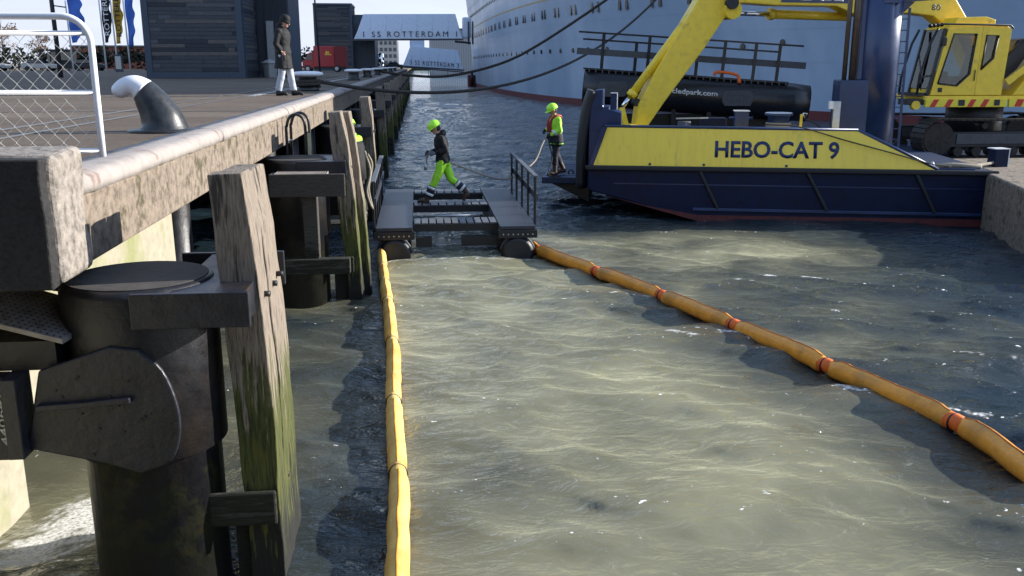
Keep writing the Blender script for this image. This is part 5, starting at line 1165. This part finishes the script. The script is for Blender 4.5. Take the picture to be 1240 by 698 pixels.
def person(label, loc, rz, J, wear, s=1.):
    t = thing('person', label, 'person', loc, rz=rz, world=False)
    L = {k: Vector(v) for k, v in J.items() if k != 'pitch'}
    hips, chest, neck, hd = L['hips'], L['chest'], L['neck'], L['head']
    # --- body: one continuous skin from crown to soles
    b_ = MB(); waist = hips.lerp(chest, .45)
    def torso(mb_, g, lo=None, hem=None):
        pts = [hips+Vector((0, 0, -.06)), hips, waist, chest, chest.lerp(neck, .55), chest.lerp(neck, .85)]
        ry = [.155, .175, .150, .185, .165, .085]; rx = [.115, .125, .105, .125, .105, .070]
        if hem is not None: pts = [Vector(hem)]+pts; ry = [.20]+ry; rx = [.16]+rx
        c = crom(pts, 4); q = np.linspace(0, 1, len(pts)); u = np.linspace(0, 1, len(c))
        mb_.tube(c, np.interp(u, q, ry)+g, 20, ry=np.interp(u, q, rx)+g, side=(0, 1, 0))
    torso(b_, 0)
    limb(b_, [chest.lerp(neck, .7), neck, hd+Vector((-.01, 0, -.06))], [.065, .055, .055])
    X, Rm = head(b_, hd, J.get('pitch', 0) if isinstance(J.get('pitch', 0), float) else 0.)
    for sd in 'lr':
        limb(b_, [L['sh_'+sd], L['sh_'+sd].lerp(L['el_'+sd], .5), L['el_'+sd], L['el_'+sd].lerp(L['wr_'+sd], .5), L['wr_'+sd]], [.060, .052, .043, .040, .026])
        b_.ell(L['sh_'+sd], (.062, .062, .062))
        dr = (L['wr_'+sd]-L['el_'+sd]).normalized()
        hand(b_, L['wr_'+sd], L.get('hd_'+sd, dr), (0, -1 if sd == 'l' else 1, -.3), thumb_side=1 if sd == 'l' else -1)
        limb(b_, [L['hip_'+sd]+Vector((0, 0, .05)), L['hip_'+sd].lerp(L['kn_'+sd], .5), L['kn_'+sd], L['kn_'+sd].lerp(L['an_'+sd], .4), L['an_'+sd]], [.095, .080, .056, .056, .036])
        limb(b_, [L['an_'+sd]+Vector((0, 0, -.02)), L['an_'+sd].lerp(L['toe_'+sd], .5)+Vector((0, 0, .012)), L['toe_'+sd]], [.042, .038, .026])
    fuse(b_, 'body', wear['skin'], t, .009)
    # eyes
    # --- clothing
    j = MB(); torso(j, wear.get('bulk', .022), hem=J.get('hem'))
    limb(j, [chest.lerp(neck, .8), neck+Vector((-.015, 0, .0)), neck+Vector((-.01, 0, .035))], [.085, .082, .078])
    if wear.get('hood'): j.ell(neck+Vector((-.085, 0, .02)), (.075, .105, .085))
    for sd in 'lr':
        e_ = L['wr_'+sd].lerp(L['el_'+sd], .06)
        limb(j, [L['sh_'+sd], L['sh_'+sd].lerp(L['el_'+sd], .5), L['el_'+sd], L['el_'+sd].lerp(e_, .6), e_], [.080, .070, .062, .056, .046])
        j.ell(L['sh_'+sd]+Vector((0, 0, -.005)), (.078, .074, .072))
    jo = fuse(j, 'jacket', wear['jacket'], t, .014, 4); wrinkle(jo, .010, 9, 1)
    p = MB(); p.tube([hips+Vector((0, 0, .06)), hips, hips+Vector((0, 0, -.09))], [.180, .190, .175], 20, ry=[.135, .142, .135], side=(0, 1, 0))
    for sd in 'lr':
        e_ = L['an_'+sd].lerp(L['kn_'+sd], wear.get('cuff', .18))
        limb(p, [L['hip_'+sd]+Vector((0, 0, .04)), L['hip_'+sd].lerp(L['kn_'+sd], .5), L['kn_'+sd], L['kn_'+sd].lerp(e_, .5), e_], [.112, .102, .082, .080, .078])
    po = fuse(p, 'trousers', wear['trousers'], t, .014, 4); wrinkle(po, .012, 8, 4)
    for sd in 'lr':
        f = MB(); an, toe = L['an_'+sd], L['toe_'+sd]; up_ = (L['kn_'+sd]-an).normalized()
        limb(f, [an+up_*wear.get('shaft', .2), an+up_*.08, an+Vector((0, 0, -.01))], [.062, .058, .056])
        back = (an-toe); back.z = 0; back = back.normalized()*.055
        limb(f, [an+back+Vector((0, 0, -.045)), an.lerp(toe, .35)+Vector((0, 0, -.012)), an.lerp(toe, .75)+Vector((0, 0, .012)), toe+(toe-an).normalized()*.035], [.046, .054, .048, .034])
        fuse(f, 'boot', wear['boots'], t, .012, 3)
        if wear.get('bands'):
            kn = L['kn_'+sd]
            bm_ = wear['bands']
            if wear.get('dark_cuff'):
                MB().tube([an+up_*.07, an+up_*.20, an+up_*.31], [.086, .089, .091], 16).build('cuff_panel', 'cloth_navy', po)
            for f0 in (.10, .24): MB().tube([an+up_*f0, an+up_*(f0+.055)], [.0945, .0955], 16).build('reflective_band', bm_, po)
        if wear.get('gloves'):
            g = MB(); hand(g, L['wr_'+sd], L.get('hd_'+sd, (L['wr_'+sd]-L['el_'+sd]).normalized()), (0, -1 if sd == 'l' else 1, -.3), thumb_side=1 if sd == 'l' else -1)
            g.v = g.v
            go_ = fuse(g, 'glove', wear['gloves'], t, .008, 1)
            for v in go_.data.vertices: v.co += v.normal*.006
    # --- headgear, hair
    pr = J.get('pitch', 0.)
    hm = MB()
    if wear['hat'] == 'helmet':
        prof = [(.132, -.006), (.135, .02), (.128, .06), (.105, .10), (.065, .128), (.02, .138)]
        hm.lathe(prof, n=28); hm.add([], [])
        M4 = Matrix.Translation(hd) @ (Matrix.Rotation(pr, 4, 'Y')) @ Matrix.Translation((-.008, 0, .035)) @ Matrix.Diagonal((1.08, .92, 1, 1))
        hm.xf(M4); ho_ = hm.build('helmet', 'hivis_helmet', t)
        br = MB(); n2 = 28
        vs = []
        for k in range(n2):
            a = 2*math.pi*k/n2; ex_ = .012+.055*max(0, math.cos(a))**2
            for rr_, z_ in ((.128, .004), (.128+ex_, -.008), (.128+ex_, -.014), (.126, -.006)): vs.append((rr_*math.cos(a), rr_*math.sin(a), z_))
        br.add(vs, [(4*k+i, 4*((k+1) % n2)+i, 4*((k+1) % n2)+(i+1) % 4, 4*k+(i+1) % 4) for k in range(n2) for i in range(4)], True)
        br.xf(M4); br.build('brim', 'hivis_helmet', ho_)
        rd = MB().tube([(.10*math.cos(a)*1.04, 0, .135*math.sin(a)+.006) for a in np.linspace(.3, 2.84, 12)], .008, 6); rd.xf(M4); rd.build('crest', 'hivis_helmet', ho_)
    else:
        hm.lathe([(.100, -.03), (.106, .02), (.104, .06), (.088, .105), (.055, .135), (.015, .143)], n=24)
        M4 = Matrix.Translation(hd) @ Matrix.Rotation(pr, 4, 'Y') @ Matrix.Translation((-.012, 0, .02)) @ Matrix.Diagonal((1.10, .90, 1, 1))
        hm.xf(M4); ho_ = hm.build('knit_cap', 'cloth_black', t)
        fo = MB().lathe([(.104, -.032), (.112, -.02), (.112, .02), (.106, .026)], n=24); fo.xf(M4); fo.build('folded_rim', 'cloth_black', ho_)
    hr = MB(); hr.ell(hd+Matrix.Rotation(pr, 3, 'Y') @ Vector((-.035, 0, -.02)), (.075, .082, .085)); hr.build('hair', 'hair', t)
    for k in (-1, 1):
        ec = hd+Matrix.Rotation(pr, 3, 'Y') @ Vector((.083, .030*k, .014)); MB().ell(ec, (.009, .012, .008)).build('eye', 'hair', t)
    return t
def wrinkle(o, amp, sc, seed):
    for v in o.data.vertices:
        c = v.co*sc; c.z *= .7
        v.co += v.normal*amp*(noise.noise(c+Vector((seed, 0, 0)))+.6*noise.noise(c*2.3+Vector((0, seed, 0))))
PX = lambda d: d
walk = dict(hips=(0, 0, .90), chest=(.03, 0, 1.24), neck=(.075, 0, 1.45), head=(.155, 0, 1.575), pitch=.55,
            sh_l=(.03, .185, 1.385), el_l=(-.06, .25, 1.13), wr_l=(.17, .20, 1.07), sh_r=(.06, -.185, 1.385), el_r=(.06, -.25, 1.12), wr_r=(.28, -.14, 1.06),
            hip_l=(.0, .09, .87), kn_l=(.17, .09, .49), an_l=(.36, .09, .085), toe_l=(.53, .09, .035),
            hip_r=(-.02, -.09, .87), kn_r=(-.17, -.09, .50), an_r=(-.50, -.09, .21), toe_r=(-.44, -.09, .05), hem=(-.01, 0, .82))
hv = dict(skin='skin', jacket='cloth_black', trousers='hivis', boots='boot_brown', bands='reflective', dark_cuff=True, gloves='glove', hat='helmet', hood=True, cuff=.60, shaft=.26, bulk=.030)
pw_ = person('person in lime helmet, dark jacket and bright lime trousers striding across the pontoon', (.50, 19.45, .548), R(180), walk, hv)
stand = dict(hips=(0, 0, .93), chest=(.02, 0, 1.26), neck=(.045, 0, 1.47), head=(.10, 0, 1.605), pitch=.45,
             sh_l=(.02, .185, 1.40), el_l=(.0, .25, 1.12), wr_l=(.20, .13, 1.00), sh_r=(.03, -.185, 1.40), el_r=(.07, -.25, 1.15), wr_r=(.26, -.10, 1.10),
             hip_l=(.0, .09, .90), kn_l=(.05, .09, .50), an_l=(.06, .10, .085), toe_l=(.24, .12, .035),
             hip_r=(-.01, -.09, .90), kn_r=(-.05, -.09, .50), an_r=(-.24, -.08, .13), toe_r=(-.08, -.08, .035), hem=(0, 0, .78))
w2_ = dict(skin='skin', jacket='hivis', trousers='cloth_navy', boots='boot_brown', gloves='cloth_navy', hat='helmet', cuff=.45, shaft=.30, bulk=.032)
pd = person('person in lime helmet and yellow green jacket holding a line on the workboat ramp', (3.42, 22.75, .724), R(192), stand, w2_)
# his life vest, dark jacket skirt and reflective bands
MB().tube([(0, 0, .74), (0, 0, .86), (.005, 0, .98), (.01, 0, 1.04)], [.225, .222, .214, .21], 20, ry=[.185, .18, .17, .166], side=(0, 1, 0)).build('jacket_skirt', 'cloth_navy', pd)
MB().tube([(.012, 0, 1.07), (.012, 0, 1.13)], [.214, .216], 20, ry=[.166, .168], side=(0, 1, 0)).build('reflective_band', 'reflective', pd)
for sg in (-1, 1):
    MB().tube(crom([(.18, sg*.06, 1.08), (.19, sg*.075, 1.25), (.14, sg*.085, 1.40), (.03, sg*.09, 1.475), (-.08, sg*.05, 1.46), (-.12, 0, 1.43)], 5), .038, 10).build('life_vest', 'life_red', pd)
    p0, p1 = Vector(stand['el_l' if sg > 0 else 'el_r']), Vector(stand['wr_l' if sg > 0 else 'wr_r'])
    MB().tube([p0.lerp(p1, .35), p0.lerp(p1, .6)], [.068, .062], 14).build('reflective_band', 'reflective', pd)
watch = dict(hips=(0, 0, .95), chest=(.0, 0, 1.28), neck=(.03, 0, 1.49), head=(.085, 0, 1.615), pitch=.38,
             sh_l=(.0, .19, 1.42), el_l=(-.06, .25, 1.14), wr_l=(.04, .19, .97), sh_r=(.0, -.19, 1.42), el_r=(-.06, -.25, 1.14), wr_r=(.04, -.19, .97),
             hip_l=(.0, .09, .92), kn_l=(.10, .10, .51), an_l=(.16, .11, .085), toe_l=(.34, .12, .035),
             hip_r=(-.01, -.09, .92), kn_r=(-.02, -.10, .50), an_r=(-.12, -.11, .085), toe_r=(.06, -.12, .035), hem=(-.01, 0, .60))
qm = person('person in black hooded parka, black knit cap and pale jeans standing on the quay', (-3.0, 21.6, QZ), R(-14), watch, dict(skin='skin', jacket='cloth_black', trousers='jeans', boots='boot_black', hat='cap', hood=True, cuff=.06, shaft=.12, bulk=.045))
hid = dict(stand); hid.update(an_r=(-.12, -.08, .085), toe_r=(.05, -.08, .035))
ph = person('person in lime helmet mostly hidden behind the second timber pile', (-1.15, 16.45, .735), R(150), hid, dict(skin='skin', jacket='hivis', trousers='cloth_black', boots='boot_black', hat='helmet', gloves='boot_brown', cuff=.1, shaft=.2, bulk=.02))
MB().tube([(0, 0, .70), (0, 0, .95), (.01, 0, 1.25), (.02, 0, 1.36)], [.23, .225, .235, .215], 20, ry=[.19, .18, .18, .15], side=(0, 1, 0)).build('work_vest', 'cloth_black', ph)
o = MB().box((-1.65, 15.9, .64), (-.98, 16.8, .73)).build('timber_ledge', 'timber_dark', bevel=.01); tag(o, 'narrow timber ledge under the hidden worker beside the pontoon', 'ledge')
o = MB().tube(crom([(-.95, 16.2, 1.95), (-.86, 16.15, 1.6), (-.93, 16.1, 1.25), (-.84, 16.1, .95), (-.9, 16.15, 1.3), (-.83, 16.2, 1.7), (-.9, 16.2, 1.9)], 6), .022, 6).build('hanging_rope', 'rope_light'); tag(o, 'loops of brownish rope hanging from the hidden worker', 'rope')
# line between the two workers
def loc2w(o, v): return o.matrix_basis @ Vector(v)
hw = loc2w(pw_, (.27, 0, 1.07)); hw2 = loc2w(pd, (.25, .05, 1.04))
o = MB().tube(crom([loc2w(pw_, (.36, .02, .80)), loc2w(pw_, (.33, .0, .98)), hw, loc2w(pw_, (.2, -.18, 1.08)), loc2w(pw_, (-.1, -.24, .86)), (1.15, 19.75, 1.18), (1.75, 20.3, .93), (2.2, 21.0, .92), (2.75, 21.8, 1.15), (3.0, 22.3, 1.5), hw2], 8), .018, 8).build('tow_hose', 'rope_light')
tag(o, 'pale hose carried from the striding worker to the one on the ramp', 'hose')
o = MB().cyl(loc2w(pw_, (.37, .02, .70)), loc2w(pw_, (.36, .02, .84)), .035, 10).build('hose_coupling', 'galv'); tag(o, 'metal hose coupling hanging from the striding worker hand', 'coupling')
o = MB().tube(crom([hw2, loc2w(pd, (.22, .1, .8)), loc2w(pd, (.16, .16, .45)), loc2w(pd, (.3, .3, .05)), loc2w(pd, (.1, .6, .03))], 8), .016, 8).build('deck_line', 'rope'); tag(o, 'dark line dropping from the ramp worker hand to the deck', 'rope')
